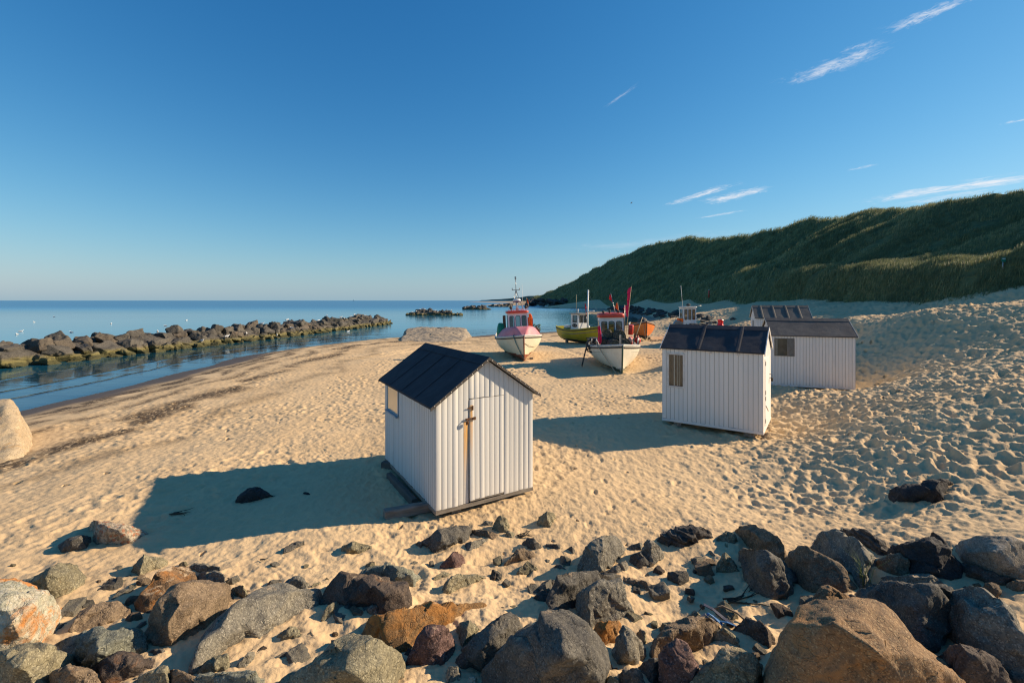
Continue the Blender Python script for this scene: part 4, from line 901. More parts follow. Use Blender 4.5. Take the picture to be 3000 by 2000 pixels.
('C','g','small grey stone in sand left of the dark olive peaked stone','1960,400 2010,390 2050,430 2050,465 2000,450',''),
('D','d','large dark boulder with a sandy hollow below it','-92,590 -85,680 -60,760 0,850 60,900 150,945 240,925 300,880 370,825 340,760 270,690 190,610 140,572 60,585 20,555 -50,548','150,620,.05 280,800,.12 60,720,.15'),
('C','d','dark arched boulder behind the square grey block','605,960 620,850 680,690 700,630 800,600 900,598 1100,605 1240,610 1245,650 1100,710 1000,740 900,800 860,840 800,890 740,930 640,980','740,700,.08 700,900,.12'),
('C','b','brown strip of buried stone right of the dark arched boulder','1235,620 1350,640 1450,665 1520,715 1480,745 1420,715 1320,700 1260,685',''),
('C','g','square grey block with an even face at the pile centre','858,830 870,780 950,740 1040,690 1110,660 1235,655 1260,750 1300,850 1335,970 1200,985 1100,1020 1010,1050 960,1110 890,1030 862,930','1240,680,.08 1000,900,.1'),
('C','i','reddish-brown slab below the square grey block','980,1100 1030,1020 1120,998 1210,1000 1245,1050 1210,1130 1190,1180 1040,1200','1100,1060,.06'),
('C','g','sharp-peaked grey stone right of the reddish-brown slab','1150,1290 1180,1210 1220,1110 1255,1042 1330,1110 1400,1180 1440,1250 1430,1330 1350,1390 1290,1410 1200,1360','1270,1090,.06 1290,1260,.2'),
('C','o','crumbling stone right of the sharp-peaked grey stone','1365,1110 1400,1065 1440,1090 1455,1150 1430,1195 1400,1150',''),
('C','d','big dark boulder with a flat sloping top left of the giant boulder','-190,1400 -160,1330 -60,1200 60,1090 180,990 270,960 330,1010 370,1100 385,1180 320,1270 240,1350 180,1420 60,1450 -80,1440','280,1000,.08 200,1130,.18 60,1250,.18'),
('C','d','giant dark boulder with orange-stained right side at bottom centre','0,1560 170,1380 300,1290 420,1160 440,1070 500,1010 640,985 780,970 850,1010 920,1090 990,1200 1060,1290 1100,1370 1125,1450 1060,1560 1000,1750 300,1800 100,1700','700,1030,.15 720,1300,.28 850,1060,.1 1000,1400,.15'),
('C','o','olive stone in front of the giant dark boulder','270,1440 300,1340 390,1312 450,1340 490,1420 545,1530 540,1750 280,1750','400,1420,.12'),
('C','g','blue-grey stone left of the olive stone at the bottom edge','160,1470 190,1390 240,1370 280,1420 290,1530 280,1700 165,1700',''),
('C','o','blocky grey stone leaning on the giant dark boulder','632,1470 650,1400 720,1330 800,1305 900,1330 980,1390 1030,1450 1045,1530 1030,1720 650,1720','830,1430,.15'),
('C','d','dark stone at the bottom edge below the sharp-peaked stone','1190,1500 1250,1440 1340,1402 1410,1430 1425,1530 1420,1700 1250,1700','1380,1460,.1'),
('C','o','small olive top at the bottom edge right of the giant boulder','1060,1540 1140,1475 1200,1490 1270,1535 1260,1680 1070,1680',''),
('C','d','dark stone in the gap left of the reddish-grey round boulder','1370,1420 1440,1350 1520,1320 1580,1330 1580,1500 1500,1540 1430,1450',''),
('C','o','small round stone by the top of the broad brown-grey mound','1565,1050 1590,1015 1660,1008 1730,1050 1700,1080 1620,1115','1640,1050,.12'),
('C','b','broad brown-grey mound of rock below the blue strap','1450,1280 1500,1190 1600,1110 1720,1030 1850,1000 2000,1000 2090,1050 2105,1080 2050,1140 2010,1180 1850,1210 1700,1220 1600,1280 1500,1340','1800,1080,.15'),
('C','o','olive hump behind the broad brown-grey mound','1730,1030 1800,970 1870,922 1940,965 1960,1010 1850,1030',''),
('C','p','reddish-grey round boulder at the bottom edge','1575,1400 1580,1290 1640,1200 1720,1175 1790,1200 1830,1290 1870,1400 1900,1500 1880,1700 1580,1700','1720,1290,.18'),
('C','o','low olive stone right of the broad brown-grey mound','2010,1165 2040,1090 2120,1060 2190,1110 2260,1180 2250,1225 2150,1200 2080,1185',''),
('C','o','wide sand-strewn grey rock at the bottom edge left of the orange slab','1800,1530 1880,1420 2000,1380 2100,1340 2130,1270 2250,1280 2352,1300 2420,1400 2450,1530 2400,1700 1800,1700','2200,1400,.08'),
('C','B','dark lumpy rock left of the huge orange-sided slab','2190,1080 2280,1010 2340,980 2420,1010 2500,1090 2560,1160 2520,1240 2440,1200 2380,1140 2290,1110','2400,1080,.1'),
('D','g','tall grey boulder with a pointed top behind the brown elongated one','435,550 500,490 590,425 650,412 760,470 850,520 920,600 960,660 955,740 900,790 890,870 830,835 740,770 700,700 600,630 500,580','620,440,.04 700,650,.16 850,820,.12'),
('D','b','brown-grey elongated boulder sloping down to the right','280,640 300,600 370,560 440,555 540,610 650,680 710,730 760,800 830,870 780,910 700,890 600,850 500,895 420,860 370,800 300,720','410,570,.05 390,740,.12'),
('D','b','small cube-like stone in front of the black wide boulder','955,680 975,640 1080,595 1140,585 1200,630 1215,700 1210,770 1100,778 980,765','1125,630,.1 1130,760,.12'),
('D','k','black wide boulder right of the cube-like stone','1060,590 1080,545 1200,520 1380,480 1450,485 1500,560 1560,640 1620,720 1600,765 1480,775 1350,775 1210,770 1150,700','1390,500,.08 1400,740,.16'),
('D','k','black shard behind the black wide boulder','1370,470 1380,415 1430,450 1490,480 1540,540 1560,610 1500,570',''),
('D','t','large smooth tan boulder with swirled bands at the right edge','1540,520 1600,480 1720,440 1850,428 2000,440 2100,480 2200,560 2220,700 2150,780 2000,775 1800,730 1650,680 1570,610','1850,560,.2 1650,560,.15'),
('D','B','low brown stone under the smooth tan boulder','1560,650 1700,700 1900,760 2050,790 1900,805 1700,780 1600,730',''),
('D','k','black lumpy rock alone on the trodden sand slope','1060,140 1100,105 1200,100 1300,80 1370,35 1450,30 1540,20 1500,90 1480,150 1460,198 1360,180 1200,190 1110,190','1400,90,.12 1200,140,.1'),
('D','l','dark splintery layered rock behind the tall grey boulder','680,410 760,400 880,415 910,470 1000,500 1060,550 1040,605 960,585 850,510 740,455',''),
('D','s','huge slab with an orange lit side in the bottom right','150,1400 170,1310 240,1190 330,1110 470,1060 600,1025 750,1020 880,1045 980,1100 1130,1200 1300,1340 1450,1450 1600,1580 1650,1750 200,1800 150,1600','580,1080,.06 700,1200,.22 950,1400,.26 1150,1560,.24'),
('D','s','orange-grey stone just above the huge orange-sided slab','370,1095 430,1010 490,920 540,850 590,838 670,880 760,940 775,1020 650,1040 560,1060 460,1085','590,880,.08'),
('D','d','giant dark pitted boulder behind the huge orange-sided slab','755,930 850,880 1000,835 1180,818 1350,830 1500,870 1600,880 1500,970 1450,1060 1480,1180 1520,1260 1420,1340 1380,1400 1250,1320 1130,1220 1000,1130 880,1060 790,1030','1200,1000,.15'),
('D','g','giant grey boulder with dark clefts at the right edge','1420,1010 1450,950 1560,900 1640,850 1700,860 1800,900 1930,980 2010,1100 2080,1230 2150,1400 2150,1600 2000,1540 1900,1440 1750,1350 1600,1320 1540,1260 1480,1180 1430,1100','1650,1080,.15 1800,1250,.15'),
('D','B','dark maroon boulder in the bottom right corner in shade','1440,1400 1500,1340 1620,1290 1750,1330 1880,1410 1950,1500 1990,1580 1980,1750 1560,1750 1480,1520','1650,1400,.15'),
('D','g','flat grey stone between cube-like stone and giant pitted boulder','950,850 1000,800 1080,768 1200,770 1300,780 1400,770 1460,800 1500,850 1350,870 1150,860',''),
('D','d','tiny dark stone right of the flat grey stone','1600,860 1640,832 1700,850 1690,890',''),
('D','b','small brown cobble under the tan boulder at the right edge','1950,820 2020,790 2100,785 2130,840 2040,845',''),
('E','k','dark wedge-shaped stone lying inside the nearest hut shadow','686,1478 708,1450 733,1428 765,1432 803,1456 765,1466 730,1472','740,1445,.08'),
('E','k','tiny dark stone in the nearest hut shadow close to the hut','884,1450 892,1441 906,1443 908,1451',''),
('E','y','leaning broken concrete block at the left picture edge','-190,1215 -60,1180 0,1171 26,1168 52,1202 96,1270 90,1305 72,1338 20,1352 -60,1365 -190,1375','20,1190,.05 50,1300,.08 -60,1330,.1'),
('E','Y','long weathered concrete block by the waterline','1174,1000 1177,985 1182,976 1197,963 1233,958.5 1300,960 1364,964.5 1376,974 1384,984 1368,992 1352,1000 1260,1003','1200,968,.02 1340,970,.03 1345,996,.07 1200,996,.05'),
]
def chip(bm, size, n, depth, rs, flat=1.0):
    """knock facets off a convex lump, then close it again"""
    for _ in range(n):
        d = Vector((rs.gauss(0, 1), rs.gauss(0, 1), rs.gauss(0, 1)*flat)); d.normalize()
        m = max(v.co.dot(d) for v in bm.verts); cut = m-size*depth*rs.uniform(.35, 1.0)
        bmesh.ops.bisect_plane(bm, geom=bm.verts[:]+bm.edges[:]+bm.faces[:], plane_co=d*cut, plane_no=d, clear_outer=True)
    pts = [v.co.copy() for v in bm.verts]; bm.clear()
    for p in pts: bm.verts.new(p)
    r = bmesh.ops.convex_hull(bm, input=bm.verts[:])
    bmesh.ops.delete(bm, geom=[e for e in r['geom_interior'] if isinstance(e, bmesh.types.BMVert)], context='VERTS')
def build_stones():
    rock_mats(); items = []
    depsg = None
    for k, (cr, kind, label, ol, fp) in enumerate(STONES):
        ox, oy, s = CROP[cr]
        P = [tuple(map(float, q.split(','))) for q in ol.split()]; P = [(ox+x/s, oy+y/s) for x, y in P]
        Fp = [tuple(map(float, q.split(','))) for q in fp.split()]; Fp = [(ox+x/s, oy+y/s, b) for x, y, b in Fp]
        us = [p[0] for p in P]; vs = [p[1] for p in P]; cu = (min(us)+max(us))/2
        # lower chain of the outline: how far above it each point is
        def low(u):
            best = None
            for (a, b) in zip(P, P[1:]+P[:1]):
                if min(a[0], b[0]) <= u <= max(a[0], b[0]) and abs(a[0]-b[0]) > 1e-6:
                    v = a[1]+(b[1]-a[1])*(u-a[0])/(b[0]-a[0]); best = v if best is None else max(best, v)
            return best if best is not None else max(vs)
        hgt = max(vs)-min(vs)
        G = [ground_hit(u, v) for u, v in P]
        if any(g is None for g in G): print('stone without ground', label); continue
        vb = max(vs); contact = [g.y for (u, v), g in zip(P, G) if low(u)-v < .12*hgt+1]
        yc = sum(contact)/len(contact); scale = (max(us)-min(us))/F*yc
        def place(u, v, bulge=0.0):
            f = min(1, max(0, (low(min(max(u, min(us)+.5), max(us)-.5))-v)/(hgt+1e-6))); f = f*f*(3-2*f)
            g = ground_hit(u, v); lv = low(min(max(u, min(us)+.5), max(us)-.5)); g0 = ground_hit(u, lv) or g
            Yg = g.y if g else g0.y; Yl = min(g0.y, yc+.25*scale)
            Y = Yl+(Yg-Yl)*(.15 if f > .15 else .15+(1-f/.15)*.85)
            Y = min(Y, yc+1.0*scale); return W(u, v, Y-bulge*scale)
        hull = []
        tops = [place(u, v) for u, v in P]
        zc = sum(p.z for p in tops)/len(tops)
        for (u, v), p in zip(P, tops):
            hull.append(p)
            f = (low(u)-v)/(hgt+1e-6)
            if f < .3: hull.append(p+Vector((0, .06*scale, -.28*scale-.04)))
            else:
                c = W(cu, (min(vs)+max(vs))/2, yc); d = p-c
                k1 = 1+.42*scale/p.y; k2 = 1+.5*scale/p.y
                a = W(1500+((c.x+d.x*.78)/p.y*F), v+.10*hgt, p.y*k1); hull.append(a)
                e = W(1500+((c.x+d.x*.62)/p.y*F), v+.3*hgt, p.y*k2); e.z = min(e.z-.4*scale, zb(e.x, e.y)-.1); hull.append(e)
        for u, v, b in Fp: hull.append(place(u, v, b))
        bm = bmesh.new()
        for p in hull: bm.verts.new(p)
        r = bmesh.ops.convex_hull(bm, input=bm.verts[:])
        bmesh.ops.delete(bm, geom=[e for e in r['geom_interior'] if isinstance(e, bmesh.types.BMVert)], context='VERTS')
        base = Vector((sum(p.x for p in hull)/len(hull), sum(p.y for p in hull)/len(hull), min(p.z for p in hull)))
        bmesh.ops.translate(bm, verts=bm.verts[:], vec=-base)
        if kind not in 'tyY': chip(bm, scale, 9, .05, random.Random(k*7+1)); bmesh.ops.scale(bm, vec=(1.045,)*3, verts=bm.verts[:])
        name = 'concrete_block' if kind in 'yY' else 'stone'
        me = bpy.data.meshes.new(name); bm.to_mesh(me); bm.free()
        o = link(name, me, None, RM[K[kind]])
        size = max(scale, hgt/F*yc)
        vox = max(.008, min(size/62, .08))
        if yc > 9: vox = max(vox, .03)
        m = o.modifiers.new('r', 'REMESH'); m.mode = 'VOXEL'; m.voxel_size = vox
        m = o.modifiers.new('s', 'SMOOTH'); m.iterations = {'t': 12, 'y': 0, 'Y': 1, 'A': 5}.get(kind, 1); m.factor = .5
        o.location = base; items.append((o, label, kind, size, base, yc))
        if size > .1 and yc < 8:
            c = W(cu, vb-.1*hgt, yc); MOUNDS.append((c.x+.35*size, c.y+.12*size, .5*size, .05*size))
    fillers(); finish_rocks(items)
def fillers():
    polys = []
    for cr, kind, label, ol, fp in STONES:
        ox, oy, s = CROP[cr]; polys.append([(ox+float(q.split(',')[0])/s, oy+float(q.split(',')[1])/s) for q in ol.split()])
    def inside(u, v, P):
        c = False
        for (x1, y1), (x2, y2) in zip(P, P[1:]+P[:1]):
            if (y1 > v) != (y2 > v) and u < (x2-x1)*(v-y1)/(y2-y1)+x1: c = not c
        return c
    rs = random.Random(14); pr = proto_rocks(9, [K_ for K_ in ('granite_olive', 'granite_grey', 'gneiss_brown', 'granite_dark', 'gneiss_darkbrown')], 500, 'small_stone'); us = set(); n = 0
    while n < 120:
        u, v = (rs.uniform(1350, 2950), rs.uniform(1640, 1995)) if rs.random() < .62 else (rs.uniform(0, 1350), rs.uniform(1650, 1995))
        if any(inside(u, v-4, P) or inside(u, v+8, P) for P in polys): continue
        g = ground_hit(u, v); sz = rs.choice((.05, .06, .08, .1, .13, .17, .22))
        scatter(pr, us, g+Vector((0, 0, sz*.06)), sz, rs, 'small loose stone on the sand in the gaps between the foreground boulders', 'small loose stones between the boulders', 'stone'); n += 1
def finish_rocks(items, seed=0):
    bpy.context.view_layer.update()
    dg = bpy.context.evaluated_depsgraph_get()
    for k, (o, label, kind, size, base, yc) in enumerate(items):
        me = bpy.data.meshes.new_from_object(o.evaluated_get(dg), depsgraph=dg)
        n = len(me.vertices); v = np.empty(n*3, np.float32); me.vertices.foreach_get('co', v); v = v.reshape(-1, 3).astype(float)
        nm = np.empty(n*3, np.float32); me.vertices.foreach_get('normal', nm); nm = nm.reshape(-1, 3)
        q = v/size+k*7.31+seed
        soft = .5 if kind in 'tyY' else 1.0
        if kind not in 'tyY':                      # break the surface into flat fractured facets with small ledges between them
            rr = np.random.RandomState(k*13+5+seed); ns = 34 if label else 12
            ii = rr.choice(n, ns, replace=False); sn = nm[ii]+.33*rr.randn(ns, 3); sn /= np.linalg.norm(sn, axis=1)[:, None]; sp_ = v[ii]
            wv = v+size*.06*np.stack([n3(q*4+a) for a in (1.5, 8.2, 14.9)], 1)
            D = ((wv[:, None, :]-sp_[None])**2).sum(2)*(.7+.6*rr.rand(ns))[None]; j = D.argmin(1)
            off = ((v-sp_[j])*sn[j]).sum(1); v = v-sn[j]*(np.clip(off, -.045*size, .045*size)*(.8 if label else .9))[:, None]
        d = size*(.026*fbm3(q*2.3, 3)+.015*fbm3(q*7, 3)*soft)
        d += soft*.012*min(size, 1)*-np.abs(fbm3(q*4.2+3, 3))+.0045*fbm3(v*30+k, 2)*soft*min(1, size*2)
        cr = fbm3(q*1.7+9, 3); d -= soft*size*.016*np.exp(-(cr/.035)**2)*(fbm3(q*1.1+4, 2) > -.1)
        if kind == 'Y': d += .045*np.sign(np.sin(v[:, 2]*5.2+1.3+.6*n3(v*.6)))*(n3(v*.45+2) > -.15)+.05*fbm3(v*2.2, 4)
        if kind == 'y': d += .02*fbm3(v*4, 4)
        if kind == 'l': d += size*.02*np.sin((v[:, 2]*1.0+v[:, 0]*.5+.05*fbm3(v*6, 2))*2*math.pi/(.13*size))
        v2 = v+nm*d[:, None]
        me.vertices.foreach_set('co', v2.astype(np.float32).ravel()); me.polygons.foreach_set('use_smooth', np.ones(len(me.polygons), dtype=bool)); me.update()
        old = o.data; o.modifiers.clear(); o.data = me; bpy.data.meshes.remove(old)
        me.name = o.name
        if label: tag(o, label, 'concrete block' if o.name.startswith('conc') else 'stone')

# ------------------------------------------------------------------ offshore breakwaters and the stone revetment
def proto_rocks(n, matnames, seed, name='boulder'):
    rs = random.Random(seed); items = []
    for k in range(n):
        bm = bmesh.new()
        ex, ey, ez = rs.uniform(.46, .60), rs.uniform(.36, .46), rs.uniform(.28, .40)
        for c in range(8):
            p = Vector((ex*(1 if c & 1 else -1), ey*(1 if c & 2 else -1), ez*(1 if c & 4 else -1))); bm.verts.new(Vector([q*rs.uniform(.55, 1.15) for q in p]))
        for _ in range(3):
            p = Vector((rs.gauss(0, 1), rs.gauss(0, 1), rs.gauss(0, 1))); p.normalize(); bm.verts.new(Vector((p.x*ex, p.y*ey, p.z*ez))*1.1)
        r = bmesh.ops.convex_hull(bm, input=bm.verts[:]); bmesh.ops.delete(bm, geom=[e for e in r['geom_interior'] if isinstance(e, bmesh.types.BMVert)], context='VERTS')
        chip(bm, 1.0, 5, .10, rs)
        me = bpy.data.meshes.new(name); bm.to_mesh(me); bm.free()
        o = link(name, me, None, RM[matnames[k % len(matnames)]])
        m = o.modifiers.new('r', 'REMESH'); m.mode = 'VOXEL'; m.voxel_size = .04
        m = o.modifiers.new('s', 'SMOOTH'); m.iterations = 1; m.factor = .5
        items.append((o, None, 'g', 1.0, Vector((0, 0, 0)), 40))
    finish_rocks(items, seed); return [i[0] for i in items]
def scatter(protos, used, P, size, rs, label, group, cat='boulder', flat=1.0):
    k = rs.randrange(len(protos)); o = protos[k]
    if k in used: o = o.copy(); COL.objects.link(o)
    used.add(k)
    o.location = P; o.rotation_euler = (rs.uniform(-.5, .5), rs.uniform(-.5, .5), rs.uniform(0, 6.28)); s = size
    o.scale = (s*rs.uniform(.85, 1.2), s*rs.uniform(.85, 1.2), s*flat*rs.uniform(.8, 1.1)); tag(o, label, cat, group); return o
BW_TOPS = []
def build_breakwaters():
    rs = random.Random(5)
    protos = proto_rocks(16, ['breakwater_grey', 'breakwater_brown', 'breakwater_grey'], 100); used = set()
    # near breakwater: centre line, running parallel to the beach
    line = [(-44, 27), (-40, 36), (-37.4, 48), (-34.5, 62), (-31.5, 78), (-29.5, 92), (-28.6, 100)]
    def pt(f):
        d = [0]
        for a, b in zip(line, line[1:]): d.append(d[-1]+math.hypot(b[0]-a[0], b[1]-a[1]))
        s = f*d[-1]
        for i in range(len(line)-1):
            if s <= d[i+1]+1e-9:
                t = (s-d[i])/(d[i+1]-d[i]); a, b = line[i], line[i+1]; ux, uy = (b[0]-a[0])/(d[i+1]-d[i]), (b[1]-a[1])/(d[i+1]-d[i])
                return Vector((a[0]+(b[0]-a[0])*t, a[1]+(b[1]-a[1])*t, 0)), Vector((uy, -ux, 0))
    lab_up = 'bare grey-brown boulder in the upper courses of the near breakwater'; lab_lo = 'weed-stained boulder at the waterline of the near breakwater'
    L = 76.0
    def row(off, z, sz, step, lab, g, zj=.2, oj=.3, flat=1.0, f1=1.0):
        n = int(L/step)
        for k in range(n):
            f = (k+rs.uniform(.2, .8))/n
            if f > f1: continue
            c, nr = pt(f); taper = 1-.45*max(0, (f-.9)/.1); dip = .15*math.sin(f*37)+.12*math.sin(f*81)
            P = c+nr*(off+rs.uniform(-oj, oj))*taper+Vector((0, 0, z*taper+rs.uniform(-zj, zj)+(dip if z > .5 else 0)))
            o = scatter(protos, used, P, sz*rs.uniform(.75, 1.25)*(.85+.15*taper), rs, lab, g, flat=flat)
            if z > 1.3: BW_TOPS.append(o)
    gu, gl = 'upper boulders of the near breakwater', 'waterline boulders of the near breakwater'
    row(3.5, .0, 1.0, 1.45, lab_lo, gl, .12, .35, .8); row(2.8, .18, 1.25, 1.60, lab_lo, gl, .12, .3, .8)
    row(2.0, .62, 1.5, 1.62, lab_up, gu, .15, .25, f1=.985); row(.9, 1.15, 1.52, 1.75, lab_up, gu, .2, .3, f1=.97); row(-.4, 1.28, 1.55, 2.1, lab_up, gu, .2, .4, f1=.96)
    # solid rubble core that the boulders lie on
    b = MB(); P = []
    for k in range(41):
        f = min(.97, k/40); c, nr = pt(f); t = 1-.6*max(0, (f-.88)/.12)
        P.append([c+nr*o*t+Vector((0, 0, z*t)) for o, z in ((4.2, -1.6), (2.6, .15), (1.2, .8), (-.3, 1.1), (-1.6, .6), (-4.5, -1.6))])
    P2 = []
    for r0, r1 in zip(P[:-1], P[1:]):
        for q in range(5): P2.append([a.lerp(c, q/5) for a, c in zip(r0, r1)])
    fine = []
    for r0 in P2:
        row_ = []
        for a, c in zip(r0[:-1], r0[1:]): row_ += [a.lerp(c, q/6) for q in range(6)]
        fine.append(row_+[r0[-1]])
    fl = np.array([[tuple(p) for p in r_] for r_ in fine]); sh_ = fl.shape; fl = fl.reshape(-1, 3)
    blk = np.abs(fbm3(fl*.9, 3)); fl[:, 2] += np.where(fl[:, 2] > -1, .55-1.5*blk, 0); fl[:, 0] += .5*n3(fl*1.1+5); fl = fl.reshape(sh_)
    b.grid([[Vector(p) for p in r_] for r_ in fl]); o = b.obj('breakwater_core', RM['breakwater_grey']); tag(o, kind='stuff'); tag(o, 'dark rubble filling between the boulders of the near breakwater', 'rubble')
    # the far ones
    def heap(u0, u1, vb, prof, n, sz, lab, g):
        Yb = 5*F/(vb-880)
        for k in range(n):
            f = (k+rs.random())/n; u = u0+(u1-u0)*f; hmax = prof(f); h = hmax*rs.random()**.8
            P = W(u, vb, Yb); P.z = max(-.1, h-.25*sz); P.y += (hmax-h)*.0+rs.uniform(0, 2.5)+h*.9
            P.x = (u-1500)/F*P.y
            scatter(protos, used, P, sz*rs.uniform(.7, 1.35), rs, lab, g)
        b = MB(); q = []
        for k in range(17):
            f = k/16; u = u0+(u1-u0)*f; hh = max(.1, prof(f)*.55); c = W(u, vb, Yb); c.z = 0
            q.append([c+Vector((0, dy, z)) for dy, z in ((-.3, -.5), (1.2, hh*.7), (3, hh), (5.5, -.5))])
        b.grid(q); o = b.obj('breakwater_core', RM['breakwater_grey']); tag(o, kind='stuff')
    heap(1192, 1348, 923, lambda f: .35+1.9*max(0, math.sin(math.pi*min(1, f*1.12)))**.7*(1 if f < .86 else .25), 40, 1.7, 'dark boulder of the second breakwater, the islet left of the red-roofed boats', 'boulders of the second breakwater')
    heap(1358, 1437, 907, lambda f: .5+2.3*max(0, math.sin(math.pi*f))**.7, 20, 2.3, 'boulder of the third breakwater, a small dark heap beyond the second', 'boulders of the third breakwater')
    heap(1432, 1500, 899, lambda f: .6+3.6*f*(1-.35*f), 16, 3.3, 'boulder of the farthest breakwater joining the sand spit', 'boulders of the farthest breakwater')
    # dark armour stones under the far end of the dune and along the back of the cove
    pr = proto_rocks(8, ['revetment_dark'], 300, 'armour_stone'); us = set()
    for k in range(95):
        f = rs.random(); u = 1755+(2095-1755)*f; v = 897+42*f+rs.uniform(-9, 10)*(.5+.9*f)
        if u > 2060 and rs.random() < .3: u += rs.uniform(0, 70)
        g = ground_hit(u, v)
        if g is None or g.y > 190: continue
        if g.z < .2: continue
        scatter(pr, us, g+Vector((0, 0, .05)), rs.uniform(.8, 1.9)*(g.y/100)**1.1, rs, 'dark armour stone in the shaded bank behind the boats', 'armour stones along the shaded bank', 'stone', .75)
    for k in range(45):
        u = rs.uniform(1545, 1655); g = W(u, 0, 430+rs.uniform(-40, 40)); g.z = rs.uniform(.5, 5.5)
        scatter(pr, us, g, rs.uniform(4, 8), rs, 'black boulder at the far foot of the dune behind the left red-roofed boat', 'black boulders at the far dune foot', 'stone', .7)
# ------------------------------------------------------------------ fishing boats on the beach
BM_ = {}
def gel(name, c, c2=None, rough=.38, weather=.5):
    """painted or moulded hull skin with scuffs, run-off streaks and faded patches"""
    m, nt = new_mat(name); tc = nt.n('ShaderNodeTexCoord').outputs['Object']
    c2 = c2 or tuple(x*.8 for x in c)
    a = nt.noise(tc, 1.3, 6, .65); st = nt.noise(nt.mapv(tc, (7, 7, .5)), 1.4, 5, .65); sc = nt.noise(tc, 16, 6, .75)
    col = nt.mix(nt.step(a, .38, .66), c, c2)
    col = nt.mix(nt.math('MULTIPLY', nt.step(st, .56, .78), .45*weather), col, tuple(x*.5+.02 for x in c2))
    col = nt.mix(nt.math('MULTIPLY', nt.step(sc, .60, .78), .45*weather), col, tuple(x*.45+.03 for x in c))
    out(nt, princ(nt, col, nt.n('ShaderNodeMapRange', {0: a, 3: rough-.06, 4: rough+.14}).outputs[0], nt.bump(sc, .12, .004), spec=.45)); return m
def boat_mats():
    B = BM_
    B['cream'] = gel('cream_hull', (.74, .69, .52), (.68, .62, .45)); B['cream2'] = gel('offwhite_hull', (.74, .70, .58), (.66, .61, .49))
    B['antired'] = gel('brown_red_bottom', (.27, .085, .045), (.20, .065, .035), .6, .7); B['antigreen'] = gel('dark_green_bottom', (.035, .085, .06), (.05, .06, .05), .6, .8)
    B['antiblack'] = gel('black_bottom', (.03, .03, .03), (.05, .045, .04), .6, .8)
    B['yellow'] = gel('mustard_hull', (.42, .36, .025), (.35, .30, .02)); B['orange'] = gel('orange_hull', (.66, .19, .03), (.58, .16, .03))
    B['pink'] = gel('faded_pink_deck', (.62, .23, .25), (.56, .17, .19), .5, .35); B['red'] = gel('red_roof_paint', (.64, .085, .055), (.54, .07, .05), .4, .4)
    B['white'] = gel('boat_white', (.74, .74, .71), (.64, .64, .61), .4, .5); B['rubber'] = M_('black_rubber', (.022, .022, .022), (.04, .04, .04), 12, .55, .2)
    B['rail'] = gel('pale_rail', (.62, .60, .54), (.5, .48, .43), .4, .7); B['greydeck'] = gel('grey_deck', (.30, .29, .26), (.2, .19, .17), .7, .8)
    B['steel'] = M_('dull_steel', (.42, .42, .40), (.28, .27, .25), 14, .38, .15, 50, .8); B['brownboard'] = M_('brown_board', (.19, .12, .075), (.12, .08, .055), 5, .7, .3, 40)
    B['dark'] = M_('dark_gear', (.035, .037, .04), (.075, .07, .06), 9, .7, .5, 40, bdist=.02)
    B['green'] = M_('green_tarpaulin', (.0, .22, .12), (.0, .16, .09), 3, .45, .3, 9, bdist=.03); B['teal'] = M_('teal_rope', (.10, .24, .24), (.06, .14, .15), 30, .8, .6, 120)
    B['rope'] = M_('pale_rope', (.45, .38, .27), (.32, .26, .18), 30, .85, .6, 150); B['hotpink'] = M_('pink_flag_cloth', (.78, .03, .12), (.68, .02, .09), 4, .8, .2, 30)
    B['orangecloth'] = M_('orange_flag_cloth', (.85, .17, .02), (.72, .11, .02), 5, .8, .2, 30); B['buoy'] = M_('red_buoy_plastic', (.62, .05, .03), (.5, .04, .03), 6, .4, .1)
    B['brightred'] = M_('bright_red_plastic', (.80, .012, .015), (.72, .01, .012), 3, .4, .2, 9, bdist=.02)
    B['bamboo'] = M_('pale_pole', (.52, .40, .22), (.40, .30, .17), 8, .6, .1); B['blue'] = M_('radar_blue', (.06, .09, .28), None, 3, .4, 0)
    B['cork'] = M_('dusty_pink_float', (.60, .36, .30), (.5, .28, .24), 6, .6, .1); B['olivebox'] = M_('olive_green_box', (.14, .20, .06), (.10, .14, .05), 5, .5, .15)
    m, nt = new_mat('boat_window'); tc = nt.n('ShaderNodeTexCoord').outputs['Object']
    g = nt.n('ShaderNodeBsdfGlossy', {'Color': (.9, .93, .95, 1), 'Roughness': .04}).outputs[0]
    t = nt.n('ShaderNodeBsdfTransparent', {'Color': (.28, .30, .30, 1)}).outputs[0]
    out(nt, nt.n('ShaderNodeMixShader', {0: nt.math('MULTIPLY_ADD', nt.math('POWER', nt.n('ShaderNodeLayerWeight', {'Blend': .5}).outputs['Facing'], 3.0), .7, .09), 1: t, 2: g}).outputs[0]); B['glass'] = m
    # netting: dark twine with holes
    m, nt = new_mat('pot_netting'); tc = nt.n('ShaderNodeTexCoord').outputs['Object']
    v = nt.n('ShaderNodeTexVoronoi', {'Vector': tc, 'Scale': 16.0}, feature='DISTANCE_TO_EDGE').outputs['Distance']
    d = nt.n('ShaderNodeBsdfDiffuse', {'Color': nt.mix(nt.noise(tc, 3, 3), (.06, .08, .06), (.20, .17, .12))}).outputs[0]
    out(nt, nt.n('ShaderNodeMixShader', {0: nt.step(v, .15, .21), 1: d, 2: nt.n('ShaderNodeBsdfTransparent').outputs[0]}).outputs[0]); B['net'] = m
